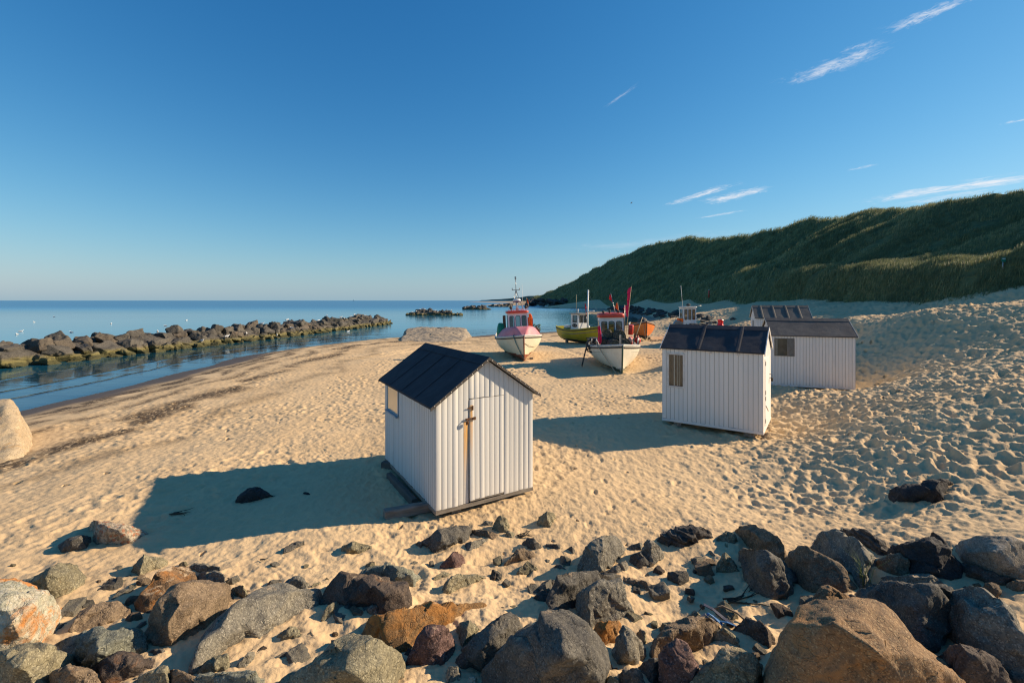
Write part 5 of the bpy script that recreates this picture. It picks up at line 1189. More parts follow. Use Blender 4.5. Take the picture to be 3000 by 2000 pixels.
class Hull:
    def __init__(s, L, B, Hm, bow=.55, stern=.25, rake=.7, fore=.55, fine=2.6, sfull=.82, draft=.0): s.L, s.B, s.Hm, s.bow, s.stern, s.rake, s.fore, s.fine, s.sfull = L, B, Hm, bow, stern, rake, fore, fine, sfull
    def half(s, t):
        if t > .42: return s.B/2*max(0.0, 1-((t-.42)/.58)**s.fine)
        return s.B/2*(s.sfull+(1-s.sfull)*math.sin(math.pi/2*t/.42)**.8)*(1 if t > .06 else .86+.14*math.sqrt(max(0, 1-(1-t/.06)**2)))
    def sheer(s, t): return s.Hm+s.bow*max(0, (t-.35)/.65)**1.9+s.stern*max(0, (.3-t)/.3)**1.6
    def keel(s, t): return s.fore*max(0, (t-.80)/.20)**2.2+.10*max(0, (.12-t)/.12)
    def pt(s, t, q, side, inset=0.0):
        b = max(0, s.half(t)-inset); zk = s.keel(t); h = s.sheer(t)-zk
        p = 2.5-1.1*max(0, (t-.35)/.65); y = b*(1-(1-q)**p)*(.86+.14*q)
        z = zk+h*(.08*q+.92*q**1.45)
        return Vector((-s.L/2+s.L*t+s.rake*(q**1.2)*max(0, (t-.6)/.4)**2.2-inset*max(0, (t-.9)*4), side*y, z))
def hull_mesh(hu, root, mats, wl, deck_drop=.38, rail=None, railw=.05, flare_deck=True):
    nt_, nq = 34, 14; b = MB()
    ts = [1-(1-i/nt_)**1.25 for i in range(nt_+1)]
    for side in (1, -1):
        P = [[hu.pt(t, q/nq, side) for q in range(nq+1)] for t in ts]
        V = b.grid(P)
        for f in b.bm.faces:
            if f.calc_center_median().z < wl+.12*max(0, (f.calc_center_median().x/hu.L)): f.material_index = 1
    # inside of the bulwark and the deck
    for side in (1, -1):
        P = [[hu.pt(t, 1, side), hu.pt(t, 1, side, .07), hu.pt(t, 1, side, .08)-Vector((0, 0, deck_drop))] for t in ts]; b.mi = 2; b.grid(P)
    P = [[hu.pt(t, 1, s_, .08)-Vector((0, 0, deck_drop)) for s_ in (1, .0, -1)] for t in ts]; b.grid(P); b.mi = 0
    # transom
    tr = [hu.pt(0, q/nq, 1) for q in range(nq+1)]+[hu.pt(0, q/nq, -1) for q in range(nq, -1, -1)]
    for j in range(nq):
        b._f([b.bm.verts.new(p) for p in (tr[j], tr[j+1], tr[-2-j], tr[-1-j])])
    bmesh.ops.remove_doubles(b.bm, verts=b.bm.verts[:], dist=.0008)
    h = b.obj('hull', mats, root)
    # keel and stem bar
    b = MB(); b.tube([hu.pt(0, 0, 1)+Vector((.1, 0, -.03))]+[hu.pt(t, 0, 1)-Vector((0, 0, .035)) for t in (.3, .6, .8, .88, .94, 1)]+[hu.pt(1, q, 1)+Vector((.012, 0, 0)) for q in (.25, .5, .75, 1)], .045, 6); b.obj('keel', mats[1], root)
    # rubbing strake: black rubber under a pale cap
    for side in (1, -1):
        b = MB(); b.tube([hu.pt(t, .955, side)+Vector((0, side*.02, 0)) for t in ts], railw*.85, 8); b.obj('rub_rail', BM_['rubber'], root)
        b = MB(); b.tube([hu.pt(t, 1, side, .02)+Vector((0, 0, .02)) for t in ts], railw, 8); b.obj('gunwale', rail or BM_['rail'], root)
    return h
def rrect(w, h, r, n=5):
    P = []
    for cx, cy, a0 in ((w/2-r, h/2-r, 0), (-w/2+r, h/2-r, 90), (-w/2+r, -h/2+r, 180), (w/2-r, -h/2+r, 270)):
        for k in range(n+1): a = R(a0+90*k/n); P.append((cx+r*math.cos(a), cy+r*math.sin(a)))
    return P
def win(parent, C, U, Vv, w, h, r=.08, fr=.035, frame=None, glass=None):
    """window plate at centre C, axes U (width) and Vv (height); rubber frame, glass pane"""
    U = Vector(U).normalized(); Vv = Vector(Vv).normalized(); N = U.cross(Vv); C = Vector(C)
    o_ = rrect(w+2*fr, h+2*fr, r+fr); i_ = rrect(w, h, r); b = MB()
    rows = [[C+U*x+Vv*y+N*z for x, y in pl] for pl, z in ((o_, -.01), (o_, .022), (i_, .022), (i_, -.01))]
    b.grid(rows, smooth=False, closed=True); f = b.obj('window', frame or BM_['rubber'], parent)
    b = MB(); b.poly([C+U*x+Vv*y+N*.006 for x, y in i_]); b.obj('pane', glass or BM_['glass'], f, normals=False); return f
def cabin(root, x0, x1, w, z0, z1, mat, roofmat, front_slope=.12, win_f=3, roof_t=.14, over=.10, wz=(.45, .88), side_win=True, roof_r=.05, winr=.09):
    """wheelhouse: x1 is the front, hollow, with window openings left in the front and sides"""
    b = MB(); th = .05; fs = front_slope; h = z1-z0
    za, zc = z0+h*wz[0], z0+h*wz[1]
    def fx(z): return x1-fs*(z-z0)/h
    nw = win_f; ww = (w-.16*(nw+1)*.75)/nw; gapw = (w-nw*ww)/(nw+1)
    # front built as sill, header and mullions
    def panel(ya, yb, z_a, z_b): b.prism([(fx(z_a), ya, z_a), (fx(z_a), yb, z_a), (fx(z_b), yb, z_b), (fx(z_b), ya, z_b)], (-th, 0, 0))
    panel(-w/2, w/2, z0, za); panel(-w/2, w/2, zc, z1)
    ys = [-w/2+gapw+k*(ww+gapw) for k in range(nw)]
    e = [-w/2]+[q for y in ys for q in (y, y+ww)]+[w/2]
    for k in range(0, len(e), 2): panel(e[k], e[k+1], za, zc)
    sx0, sx1 = x0+.25*(x1-x0), x0+.78*(x1-x0)
    for s in (1, -1):
        ya, yb = s*w/2, s*(w/2-th)
        def sp(a, c, z_a, z_b): b.prism([(a, ya, z_a), (c if c < x1-fs-.02 else fx(z_a)-th, ya, z_a), (c if c < x1-fs-.02 else fx(z_b)-th, ya, z_b), (a, ya, z_b)], (0, yb-ya, 0))
        sp(x0, x1, z0, za); sp(x0, x1, zc, z1); sp(x0, sx0, za, zc); sp(sx1, x1, za, zc)
    b.box((x0-.02, -w/2+th, z0), (x0+.02, -w/2+w*.32, z1)); b.box((x0-.02, w/2-w*.32, z0), (x0+.02, w/2-th, z1))
    c = b.obj('wheelhouse', mat, root)
    for y in ys:
        win(c, (fx((za+zc)/2), y+ww/2, (za+zc)/2), (0, 1, 0), (-fs/h, 0, 1), ww-.03, zc-za-.03, min(winr, ww*.3), .03)
    if side_win:
        for s in (1, -1): win(c, ((sx0+sx1)/2, s*w/2, (za+zc)/2), (-s, 0, 0), (0, 0, 1), sx1-sx0-.03, zc-za-.03, winr, .03)
    # rounded roof with a visor edge
    b = MB(); L = x1-x0+2*over; W_ = w+2*over; rows = []
    for sc_, z in ((1.0, 0), (1.0, roof_t*.8), (.96, roof_t), (.6, roof_t*1.22), (.02, roof_t*1.3)):
        pl = rrect(L*sc_, W_*sc_, min(.25, .3*W_)*sc_, 4); rows.append([((x0+x1-fs)/2+x, y, z1+z) for x, y in pl])
    V = b.grid(rows, closed=True); b._f(V[0][::-1]); b._f(V[-1]); b.obj('wheelhouse_roof', roofmat, root)
    return c
def pole(name, root, pts, r, mat, n=6):
    b = MB(); b.tube(pts, r, n); return b.obj(name, mat, root)
def flag_mesh(b, P0, D, Wv, n=10, m=5, amp=.05, seed=0):
    """cloth from P0 along D (length) and Wv (width) with folds"""
    rs = random.Random(seed); P0, D, Wv = Vector(P0), Vector(D), Vector(Wv); N = D.cross(Wv).normalized(); ph = rs.random()*6
    b.grid([[P0+D*(i/n)+Wv*(j/m)*(.35+.65*math.sin(math.pi*min(1, .12+i/n))**.8)*(1+.12*math.sin(ph+i*.7))+D*(.05*(j/m)*math.sin(ph+i*.45))+N*amp*2*math.sin(ph+j*2.1+i*.9)*(j/m+.15) for j in range(m+1)] for i in range(n+1)])
def dan_buoy(label, base, top, flags, mat, float_at=None, fmat=None, pole_mat='bamboo', r=.018):
    base, top = Vector(base), Vector(top); t = empty('marker_pole', base, 0, label, 'marker pole')
    d = top-base; b = MB(); b.tube([(0, 0, 0), d*.5, d], [r, r, r*.7], 6); b.obj('pole', BM_[pole_mat], t)
    for k, (f, L, Wd, dirv) in enumerate(flags):
        b = MB(); flag_mesh(b, d*f, d.normalized()*-L, Vector(dirv)*Wd, amp=.04+.03*Wd, seed=k+len(label)); b.obj('flag', mat, t)
    if float_at is not None:
        b = MB(); b.ball(d*float_at, .13, (1, 1, 1.25)); b.obj('float', fmat or BM_['buoy'], t)
    return t
def heap_tubes(name, root, c, size, mat, n, r, seed, label=None, cat=None):
    """tangle of rope, hose or net line"""
    rs = random.Random(seed); b = MB()
    for _ in range(n):
        p = Vector([rs.uniform(-.5, .5)*s for s in size]); pts = [p]
        d = Vector((rs.gauss(0, 1), rs.gauss(0, 1), rs.gauss(0, .5)))
        for _k in range(7):
            d = (d+Vector((rs.gauss(0, .8), rs.gauss(0, .8), rs.gauss(0, .6)))); d.normalize(); p = p+d*.16*max(size); p = Vector([max(-.5*s, min(.5*s, q)) for q, s in zip(p, size)]); pts.append(p)
        b.tube(pts, r, 5)
    o = b.obj(name, mat, root); o.location = c
    if label: tag(o, label, cat)
    return o
def props(root, x, n=2, w=.8, h=.28, mat=None):
    for s in (1, -1):
        b = MB(); b.box((x-.12, s*w-.12, -.25), (x+.12, s*w+.12, h), bev=.02); b.obj('support_block', MW['timber'], root)
def boat(label, P, head, roll=0.0):
    o = empty('fishing_boat', P, math.atan2(head[1], head[0]), label, 'fishing boat'); o.rotation_euler.x = roll; o['group'] = 'fishing boats drawn up on the beach'; return o
def local(o, p): return Matrix.Translation(o.location) @ o.rotation_euler.to_matrix().to_4x4() @ Vector(p)

def build_boats():
    boat_mats(); B = BM_
    # ---------------- cream boat with pink whaleback
    hd = Vector((.08, -1)).normalized(); P = ground_hit(1536, 1058); bz = P.z
    hu = Hull(7.6, 3.40, 1.42, bow=.36, stern=.15, rake=.35, fore=.16, fine=3.4)
    ctr = Vector((P.x, P.y, bz-.04))-Vector((hd.x, hd.y, 0))*(3.75)
    t = boat('cream boat with faded pink foredeck and dark red wheelhouse roof', ctr, hd, R(2.5))
    hull_mesh(hu, t, [B['cream'], B['antired'], B['greydeck']], .42, .30)
    b = MB(); rows = []; N = 18
    for i in range(N+1):
        f = i/N; tt = .50+.485*f; s = hu.sheer(tt)+.03; hb = hu.half(tt)-.05; crown = .66*min(1, ((1-f)/.17))**.75*(.84+.16*min(1, f*4)); x = hu.pt(tt, 1, 1, .04).x
        row = []
        for j in range(17):
            y = -1+2*j/16; a = min(1, (1-abs(y))/.30); row.append((x-.12*a*f, y*hb*(1-.02*a), s+crown*(a**.85)))
        rows.append(row)
    V = b.grid(rows)
    b._f([b.bm.verts.new(v.co) for v in V[0]]); b.obj('foredeck', B['pink'], t)
    dz = hu.sheer(.35)-.30
    c = cabin(t, -1.0, .55, 1.48, dz, dz+2.08, B['white'], B['red'], .16, 3, .16, .09, (.50, .90))
    b = MB(); b.prism([(.56, y*.30*1.0, dz+.72+.0+z*.16) for y, z in [(math.cos(R(a)), math.sin(R(a))) for a in range(0, 360, 24)]], (.03, 0, 0)); b.obj('nameplate', B['rubber'], c)
    zt = dz+2.27
    b = MB(); apex = Vector((-.2, 0, zt+1.55))
    for q in ((.35, .45, zt), (.35, -.45, zt), (-.75, .1, zt)): b.tube([q, apex], .022, 6)
    b.tube([apex-Vector((0, 0, .3)), apex+Vector((0, 0, .85))], .025, 6); b.box(apex+Vector((-.05, -.30, -.02)), apex+Vector((.05, .30, .03))); b.box(apex+Vector((-.06, -.06, .8)), apex+Vector((.06, .06, 1.02)), bev=.02)
    for y in (-.28, .28): b.tube([apex+Vector((0, y, 0)), apex+Vector((0, y, .16))], .03, 6)
    b.obj('tripod_mast', B['steel'], t)
    b = MB(); b.tube([(.15, 0, zt-.05), (.15, 0, zt+.62)], .10, 10); rd = b.obj('radar_post', B['white'], t)
    b = MB(); b.tube([(.15, 0, zt+.62), (.15, 0, zt+.64), (.15, 0, zt+.70), (.15, 0, zt+.71)], [.18, .28, .30, .30], 20); b.obj('radar_base', B['blue'], rd)
    b = MB(); b.tube([(.15, 0, zt+.712), (.15, 0, zt+.80), (.15, 0, zt+.86), (.15, 0, zt+.88)], [.30, .30, .25, .1], 20); b.obj('radar_dome', B['white'], rd)
    for y in (.62, -.5):
        b = MB(); b.tube([(.5, y, zt+.02), (.5, y, zt+.12)], .02, 6); b.ball((.53, y, zt+.24), .12, (.8, 1, 1)); b.obj('searchlight', B['dark'], t)
    b = MB()
    for y in (-.7, -.3, .3, .7): b.tube([(.45, y, zt-.02), (.45, y, zt+.12)], .012, 5)
    b.tube([(.45, -.7, zt+.12), (.45, .7, zt+.12)], .014, 5); b.obj('roof_rail', B['red'], t)
    pole('whip_antenna', t, [(-.6, .5, zt), (-.6, .52, zt+2.0)], .012, B['white'], 5)
    b = MB(); b.box((-.95, -1.06, dz-.1), (-.75, -.84, dz+1.9)); b.obj('gantry_post', B['brownboard'], t)
    b = MB(); b.prism([(-.9, 1.45, dz), (-.1, 1.62, dz), (.0, 1.62, dz+.75), (-.85, 1.45, dz+1.0)], (0, .05, 0)); b.obj('side_board', B['brownboard'], t)
    # mooring rope down the bow
    b = MB(); top = hu.pt(.86, 1, -1); b.tube([(hu.pt(.70, 1, 1).x, -.05, hu.sheer(.7)+.66), (hu.pt(.86, 1, 1).x, -.33, hu.sheer(.86)+.40), hu.pt(.93, 1.0, -1)+Vector((.05, -.05, .06)), hu.pt(.945, .75, -1)+Vector((.06, -.05, 0)), hu.pt(.965, .42, -1)+Vector((.07, -.05, 0)), hu.pt(.985, .2, -1)+Vector((.07, -.03, 0)), hu.pt(1, .12, 1)+Vector((.07, 0, 0))], .03, 6); b.obj('mooring_rope', B['teal'], t)
    b = MB(); b.tube([hu.pt(1, .78, 1)+Vector((.05, .0, 0)), hu.pt(.94, .68, 1)+Vector((.03, .05, 0)), hu.pt(.86, .64, 1)+Vector((.02, .05, 0)), hu.pt(.74, .70, 1)+Vector((0, .05, 0))], .014, 5); b.obj('bow_line', B['rope'], t)
    heap_tubes('rope_coil', t, (hu.pt(.72, 1, 1).x, .1, hu.sheer(.72)+.70), (.3, .5, .12), B['teal'], 7, .022, 3)
    props(t, 2.6, w=.62, h=.12); props(t, -2.4, w=.8, h=.14)
    wp = lambda q: local(t, q)
    # outboard motor under a green cover, at its starboard quarter (left in the picture)
    g = empty('covered_motor', wp((.05, -1.33, hu.sheer(.4))), t.rotation_euler.z, 'motor wrapped in a green tarpaulin on the boat with pink foredeck', 'covered motor')
    b = MB(); rows = []
    for z, a, bb, dx in ((-.15, .20, .16, 0), (.1, .34, .26, .0), (.35, .36, .30, .03), (.75, .33, .28, -.02), (1.0, .26, .22, -.06), (1.08, .16, .12, -.06)):
        rows.append([(dx+a*math.cos(2*math.pi*k/9)*(1+.06*math.sin(k*3+z*7)), bb*math.sin(2*math.pi*k/9)*(1+.06*math.cos(k*2-z*5)), z) for k in range(9)])
    V = b.grid(rows, smooth=False, closed=True); b._f(V[-1]); b.obj('cover', B['green'], g)
    b = MB(); b.box((-.1, -.09, -.7), (.12, .09, -.1), bev=.02); b.obj('motor_leg', B['dark'], g)
    g2 = MB(); g2.ball((0, 0, 0), .22, (.9, .8, 1.1), 9, 6); o = g2.obj('covered_bundle', B['green']); o.location = wp((.45, -1.45, hu.sheer(.45)+.05)); tag(o, 'small green-wrapped bundle beside the green-covered motor', 'bundle')
    dan_buoy('orange flag poles leaning on the wheelhouse with dark red roof', wp((-.3, 1.05, dz-.1)), wp((.1, .75, zt+.95)), [(.62, 1.5, .28, (.9, -.3, 0)), (.97, .75, .10, (1, 0, 0)), (.55, 1.2, -.16, (.9, .4, 0))], B['orangecloth'], .82, B['dark'])
    heap_tubes('net_heap', None, wp((-1.1, 1.2, dz+.55)), (1.3, .75, 1.1), B['teal'], 40, .028, 8, 'heap of blue-green net beside the wheelhouse of the pink-decked boat', 'fishing net')
    # ---------------- off-white boat with lobster pots, nearest
    hd = Vector((-.10, -1)).normalized(); P = ground_hit(1822, 1094); bz = P.z
    hu = Hull(7.2, 3.05, 1.28, bow=.42, stern=.1, rake=.45, fore=.14, fine=3.0)
    ctr = Vector((P.x, P.y, bz-.12))-Vector((hd.x, hd.y, 0))*3.55
    t = boat('off-white boat stacked with lobster pots, red-roofed wheelhouse, green bottom', ctr, hd, R(1.0))
    hull_mesh(hu, t, [B['cream2'], B['antigreen'], B['greydeck']], .30, .34)
    dz = hu.sheer(.3)-.34; wp = lambda q, t=t: local(t, q)
    c = cabin(t, -2.1, -.75, 1.52, dz, dz+2.08, B['white'], B['red'], .10, 3, .24, .07, (.50, .88), winr=.12)
    zt = dz+2.3
    for y, h in ((.45, .2), (-.1, .24), (-.5, .18)):
        b = MB(); b.tube([(-.95, y, zt), (-.95, y, zt+h*.6)], .05, 8); b.ball((-.95, y, zt+h*.8), .085); b.obj('roof_lamp', B['dark'], t)
    b = MB(); b.box((-2.05, -.70, dz+.2), (-1.95, -.66, dz+2.2)); b.obj('door_rail', B['dark'], t)
    b = MB(); x_ = hu.pt(.9, 1, 1).x; b.box((x_-.05, -.05, hu.sheer(.9)-.3), (x_+.05, .05, hu.sheer(.9)+.62), bev=.01); b.box((x_-.07, -.35, hu.sheer(.9)-.1), (x_+.07, .4, hu.sheer(.9)+.02), bev=.01); b.obj('bow_post', B['steel'], t)
    b = MB(); q = hu.pt(1, .30, 1); b.prism([hu.pt(1, .05, 1)+Vector((.052, 0, 0)), hu.pt(1, .30, 1)+Vector((.052, 0, 0)), hu.pt(.965, .32, 1)+Vector((.02, .022, 0)), hu.pt(.975, .04, 1)+Vector((.02, .022, 0))], (.004, .004, 0)); b.prism([hu.pt(1, .05, 1)+Vector((.052, -.002, 0)), hu.pt(1, .30, 1)+Vector((.052, -.002, 0)), hu.pt(.965, .32, -1)+Vector((.02, -.022, 0)), hu.pt(.975, .04, -1)+Vector((.02, -.022, 0))], (.004, -.004, 0)); b.obj('stem_plate', B['greydeck'], t)
    # guard rails
    for s in (1, -1):
        b = MB(); pr = None
        for f in (.50, .62, .74):
            p = hu.pt(f, 1, s, .06); b.tube([p, p+Vector((0, 0, .5))], .02, 6)
        b.tube([hu.pt(.46, 1, s, .06)+Vector((0, 0, .35)), hu.pt(.50, 1, s, .06)+Vector((0, 0, .5)), hu.pt(.74, 1, s, .06)+Vector((0, 0, .5)), hu.pt(.79, 1, s, .06)+Vector((0, 0, .02))], .022, 6); b.obj('guard_rail', B['steel'], t)
    b = MB(); b.tube([hu.pt(.80, 1, -1)+Vector((0, .08, .12)), hu.pt(.80, 1, -1)+Vector((0, -.12, .1)), hu.pt(.86, .7, -1)+Vector((.05, -.10, 0)), hu.pt(.90, .35, -1)+Vector((.06, -.1, -.1)), hu.pt(.95, .1, -1)+Vector((.10, -.12, -.16)), hu.pt(1, 0, 1)+Vector((.08, -.1, -.32)), hu.pt(1, .1, 1)+Vector((.1, .08, -.1))], .026, 6); b.obj('mooring_rope', B['rope'], t)
    props(t, 1.9, w=.7, h=.1); props(t, -2.2, w=.8, h=.12)
    # ladder hooked over the side
    A1, A2 = wp(hu.pt(.52, 1, -1)+Vector((-.15, -.05, .4))), wp(hu.pt(.52, 1, -1)+Vector((.35, -.05, .4))); D = wp((.0, -2.0, 0)); 
    F1 = Vector((A1.x-.45, A1.y-.3, zb(A1.x-.45, A1.y-.3))); F2 = F1+(A2-A1)
    b = MB(); o0 = F1.copy(); b.tube([A1+Vector((.25, 0, -.2))-o0, A1+Vector((.12, 0, .02))-o0, A1-o0, F1-o0], .022, 6); b.tube([A2+Vector((.25, 0, -.2))-o0, A2+Vector((.12, 0, .02))-o0, A2-o0, F2-o0], .022, 6)
    for k in range(1, 6): f = k/6; b.tube([F1+(A1-F1)*f-o0, F2+(A2-F2)*f-o0], .017, 6)
    o = b.obj('ladder', B['dark']); o.location = o0; tag(o, 'dark ladder hooked over the side of the boat with lobster pots', 'ladder')
    # lobster pots: bowed frame, netting, base slats
    pot = empty('lobster_pot', (0, 0, 0), 0); pw, ph, pl = .60, .50, .80
    b = MB(); arc = [(math.cos(R(a))*pw/2, max(0, math.sin(R(a)))*ph) for a in range(0, 181, 20)]
    for x in (-pl/2, 0, pl/2): b.tube([(x, y, z) for y, z in arc]+[(x, pw/2, 0)], .016, 5)
    for y, z in (arc[0], arc[3], arc[6], arc[-1]): b.tube([(-pl/2, y, z), (pl/2, y, z)], .012, 5)
    b.obj('pot_frame', B['dark'], pot)
    b = MB(); b.grid([[(x, y*.97, z*.97) for y, z in arc] for x in (-pl/2, -pl/4, 0, pl/4, pl/2)])
    for x in (-pl/2, pl/2): b.poly([(x, y*.97, z*.97) for y, z in arc])
    b.obj('netting', B['net'], pot)
    b = MB(); b.box((-pl/2, -pw/2, -.02), (pl/2, pw/2, .02)); b.ball((.1, 0, .14), .13, (1.3, 1, .8)); b.obj('pot_base', B['dark'], pot)
    spots = [(-.3, .64), (-.3, .0), (-.3, -.64), (.55, .6), (.55, -.02), (.55, -.66), (-.28, .36), (-.28, -.30), (1.4, .42), (1.4, -.2), (.54, .28)]
    zs = [0, 0, 0, 0, 0, 0, .50, .50, 0, 0, .50]
    labs = ['back row', 'back row', 'back row', 'middle row', 'middle row', 'middle row', 'upper tier', 'upper tier', 'front row', 'front row', 'top']
    for k, ((x, y), z) in enumerate(zip(spots, zs)):
        r_ = pot if k == 0 else pot.copy()
        if k: COL.objects.link(r_)
        r_.location = wp((x, y, dz+.36+z)); r_.rotation_euler = (0, 0, t.rotation_euler.z+.25*math.sin(k*5.1)); tag(r_, {'back row': 'dark netted lobster pot stacked at the foot of the red-roofed wheelhouse', 'middle row': 'dark netted lobster pot in the middle of the loaded foredeck', 'front row': 'dark netted lobster pot nearest the bow post', 'upper tier': 'dark netted lobster pot on the second tier under the wheelhouse windows', 'top': 'dark netted lobster pot set on top of the middle row'}[labs[k]], 'lobster pot', 'lobster pots on the off-white boat')
        if k:
            for ch in pot.children: c2 = ch.copy(); COL.objects.link(c2); c2.parent = r_
    heap_tubes('net_heap', None, wp((.35, -1.0, dz+.42)), (1.3, .6, .85), B['dark'], 46, .03, 18, 'dark heap of net and line on the left side of the lobster boat', 'fishing net')
    heap_tubes('rope_heap', None, wp((1.35, .75, dz+.22)), (.9, .8, .4), B['dark'], 30, .022, 19, 'dark coiled line in the bow of the lobster boat', 'rope')
    for k in range(4):
        b = MB(); b.box((-.03, -.03, 0), (.03, .03, .85)); o = b.obj('wooden_stake', B['rope']); o.location = wp((.9-.22*k, -1.15, dz+.1)); o.rotation_euler = (.12*k-.2, -.15, t.rotation_euler.z); tag(o, 'pale wooden stake leaning among the gear of the lobster boat', 'stake', 'stakes on the lobster boat')
    def drum(x, y, z, r, l, mat, lab):
        b = MB(); b.tube([(0, 0, -l/2), (0, 0, -l/2+.02), (0, 0, l/2-.02), (0, 0, l/2)], [r*.85, r, r, r*.85], 14); o = b.obj('buoy', mat); o.location = wp((x, y, z)); o.rotation_euler = (.1, .05, 0); tag(o, lab, 'buoy')
    drum(-.5, 1.15, dz+1.30, .16, .62, B['buoy'], 'tall red cylinder buoy right of the lobster pots')
    drum(-.35, 1.10, dz+.62, .13, .50, B['buoy'], 'red buoy below the tall red cylinder buoy')
    b = MB(); b.ball((0, 0, 0), .20, (1, 1, 1.1)); b.tube([(0, 0, .2), (0, 0, .3)], .05, 8); o = b.obj('buoy', B['buoy']); o.location = wp((-.1, 1.5, dz+.66)); tag(o, 'round red buoy hanging at the right side of the lobster boat', 'buoy')
    b = MB(); b.ball((0, 0, 0), .17, (1, 1, 1.1)); o = b.obj('buoy', B['cork']); o.location = wp((.1, 1.0, dz+.70)); tag(o, 'pale pink ball float beside the lobster pots', 'buoy')
    dan_buoy('pole with a furled hot pink flag at the left bow of the lobster boat', wp((1.25, -.95, dz)), wp((1.3, -1.02, dz+1.95)), [(.84, 1.3, .13, (1, -.15, 0)), (.82, 1.2, -.07, (.8, .4, 0))], B['hotpink'], .12, B['cork'])
    dan_buoy('tall pole with a large hot pink flag behind the lobster boat wheelhouse', wp((-2.3, 1.05, dz+.4)), wp((-2.5, 1.55, dz+4.1)), [(.99, 1.35, -.27, (.96, .1, .22)), (.64, .75, -.36, (.9, .2, -.35))], B['hotpink'])
    dan_buoy('pale pole with a small red pennant above the lobster boat wheelhouse', wp((-2.0, .55, dz+1.6)), wp((-2.1, .12, dz+3.65)), [(.95, .5, -.16, (1, .1, 0))], B['brightred'], None, None, 'steel', .025)
    dan_buoy('short pole with an orange rag beside the large pink flag', wp((-2.0, .72, dz+1.6)), wp((-2.0, .55, dz+3.05)), [(.95, .6, -.16, (1, .2, 0))], B['orangecloth'])
    dan_buoy('pole with a black rag and yellow tip right of the red wheelhouse roof', wp((-1.9, .95, dz+.6)), wp((-1.9, 1.0, dz+2.85)), [(.8, 1.5, -.2, (1, .1, 0))], B['dark'], None, None, 'steel', .025)
    dan_buoy('bare pale pole leaning out on the right side of the lobster boat', wp((-.2, 1.25, dz+.45)), wp((-.3, 1.85, dz+2.1)), [], B['dark'], None, None, 'bamboo', .03)
    # ---------------- mustard boat
    hd = Vector((.49, -.87)).normalized(); P = W(1712, 1000, 45.0); bz = zb(P.x, P.y)
    hu = Hull(7.4, 3.0, 1.24, bow=.75, stern=.25, rake=.75, fore=.4, fine=2.4, sfull=.7)
    t = boat('mustard yellow boat with small white wheelhouse and tall bare mast', Vector((P.x+.1, P.y+.2, bz+.1)), hd, R(-1))
    hull_mesh(hu, t, [B['yellow'], B['antiblack'], B['greydeck']], .26, .42, B['yellow'])
    dz = hu.sheer(.3)-.42; wp = lambda q, t=t: local(t, q)
    c = cabin(t, -1.55, -.25, 1.25, dz, dz+2.0, B['white'], B['greydeck'], .04, 2, .07, .22, (.58, .92), winr=.03)
    b = MB(); b.prism([(-.9+.42*math.cos(R(a)), -.627, dz+.85+.19*math.sin(R(a))) for a in range(0, 360, 20)], (0, -.02, 0)); pl = b.obj('black_oval_plate', B['rubber'], c)
    for x in (-1.13, -.67): b = MB(); b.ball((x, -.652, dz+.86), .045, (1, .5, 1)); b.obj('plate_light', B['white'], pl)
    pole('mast', t, [(.35, .0, dz-.1), (.35, 0, dz+2.0), (.38, 0, dz+4.4)], .075, B['white'], 8)
    pole('mast_stay', t, [(.38, 0, dz+4.1), (2.9, 0, hu.sheer(.9))], .012, B['steel'], 4)
    pole('mast_boom', t, [(.35, 0, dz+2.25), (1.2, .1, dz+2.35)], .06, B['white'], 6)
    pole('whip_antenna', t, [(-1.1, -.3, dz+2.05), (-1.1, -.3, dz+3.95)], .022, B['bamboo'], 5)
    b = MB(); b.tube([(-.95, -.2, dz+2.05), (-.95, -.2, dz+2.35)], .04, 6); b.ball((-.95, -.2, dz+2.42), .08); b.obj('roof_lamp', B['white'], t)
    b = MB(); b.tube([(.1, .35, dz), (.1, .35, dz+.85)], .12, 8); b.obj('winch_post', B['white'], t)
    b = MB(); b.ball((1.1, 0, dz+.5), .42, (1.1, 1, .75)); b.obj('hatch_dome', B['olivebox'], t)
    props(t, 1.8, w=.6, h=.16); props(t, -2.0, w=.75, h=.18)
    b = MB(); b.box((-.3, -.22, 0), (.3, .22, .32), bev=.02); o = b.obj('fish_box', B['olivebox']); o.location = wp((-2.1, -.7, dz+.25)); o.rotation_euler.z = t.rotation_euler.z; tag(o, 'olive green box at the stern of the mustard boat', 'fish box')
    b = MB(); b.box((-.24, -.2, 0), (.24, .2, .26), bev=.02); o = b.obj('fish_box', B['white']); o.location = wp((-2.1, -.68, dz+.57)); o.rotation_euler.z = t.rotation_euler.z; tag(o, 'white box on the olive green box in the mustard boat', 'fish box')
    dan_buoy('red-wrapped pole leaning beside the mast of the mustard boat', wp((.2, .3, dz)), wp((-.55, .3, dz+3.1)), [(.99, .85, .13, (.9, -.2, .1)), (.72, .5, .10, (.9, -.2, .1))], B['brightred'], None, None, 'steel', .025)
    person(wp((-1.05, -.05, dz)), t.rotation_euler.z)
    # ---------------- orange boat
    hd = Vector((-.15, -1)).normalized(); P = W(1894, 992, 46.5); bz = zb(P.x, P.y)
    hu = Hull(6.4, 2.6, 1.28, bow=.62, stern=.2, rake=.45, fore=.35, fine=2.6)
    t = boat('bright orange boat, bow showing right of the lobster boat', Vector((P.x, P.y, bz+.14))-Vector((hd.x, hd.y, 0))*3.0, hd, R(1.5))
    hull_mesh(hu, t, [B['orange'], B['antiblack'], B['greydeck']], .36, .4, B['greydeck'])
    wp = lambda q, t=t: local(t, q); dz = hu.sheer(.3)-.4
    b = MB(); b.ball((-.3, .1, dz+.55), .75, (1.2, .8, 1.0)); b.obj('covered_engine', B['dark'], t)
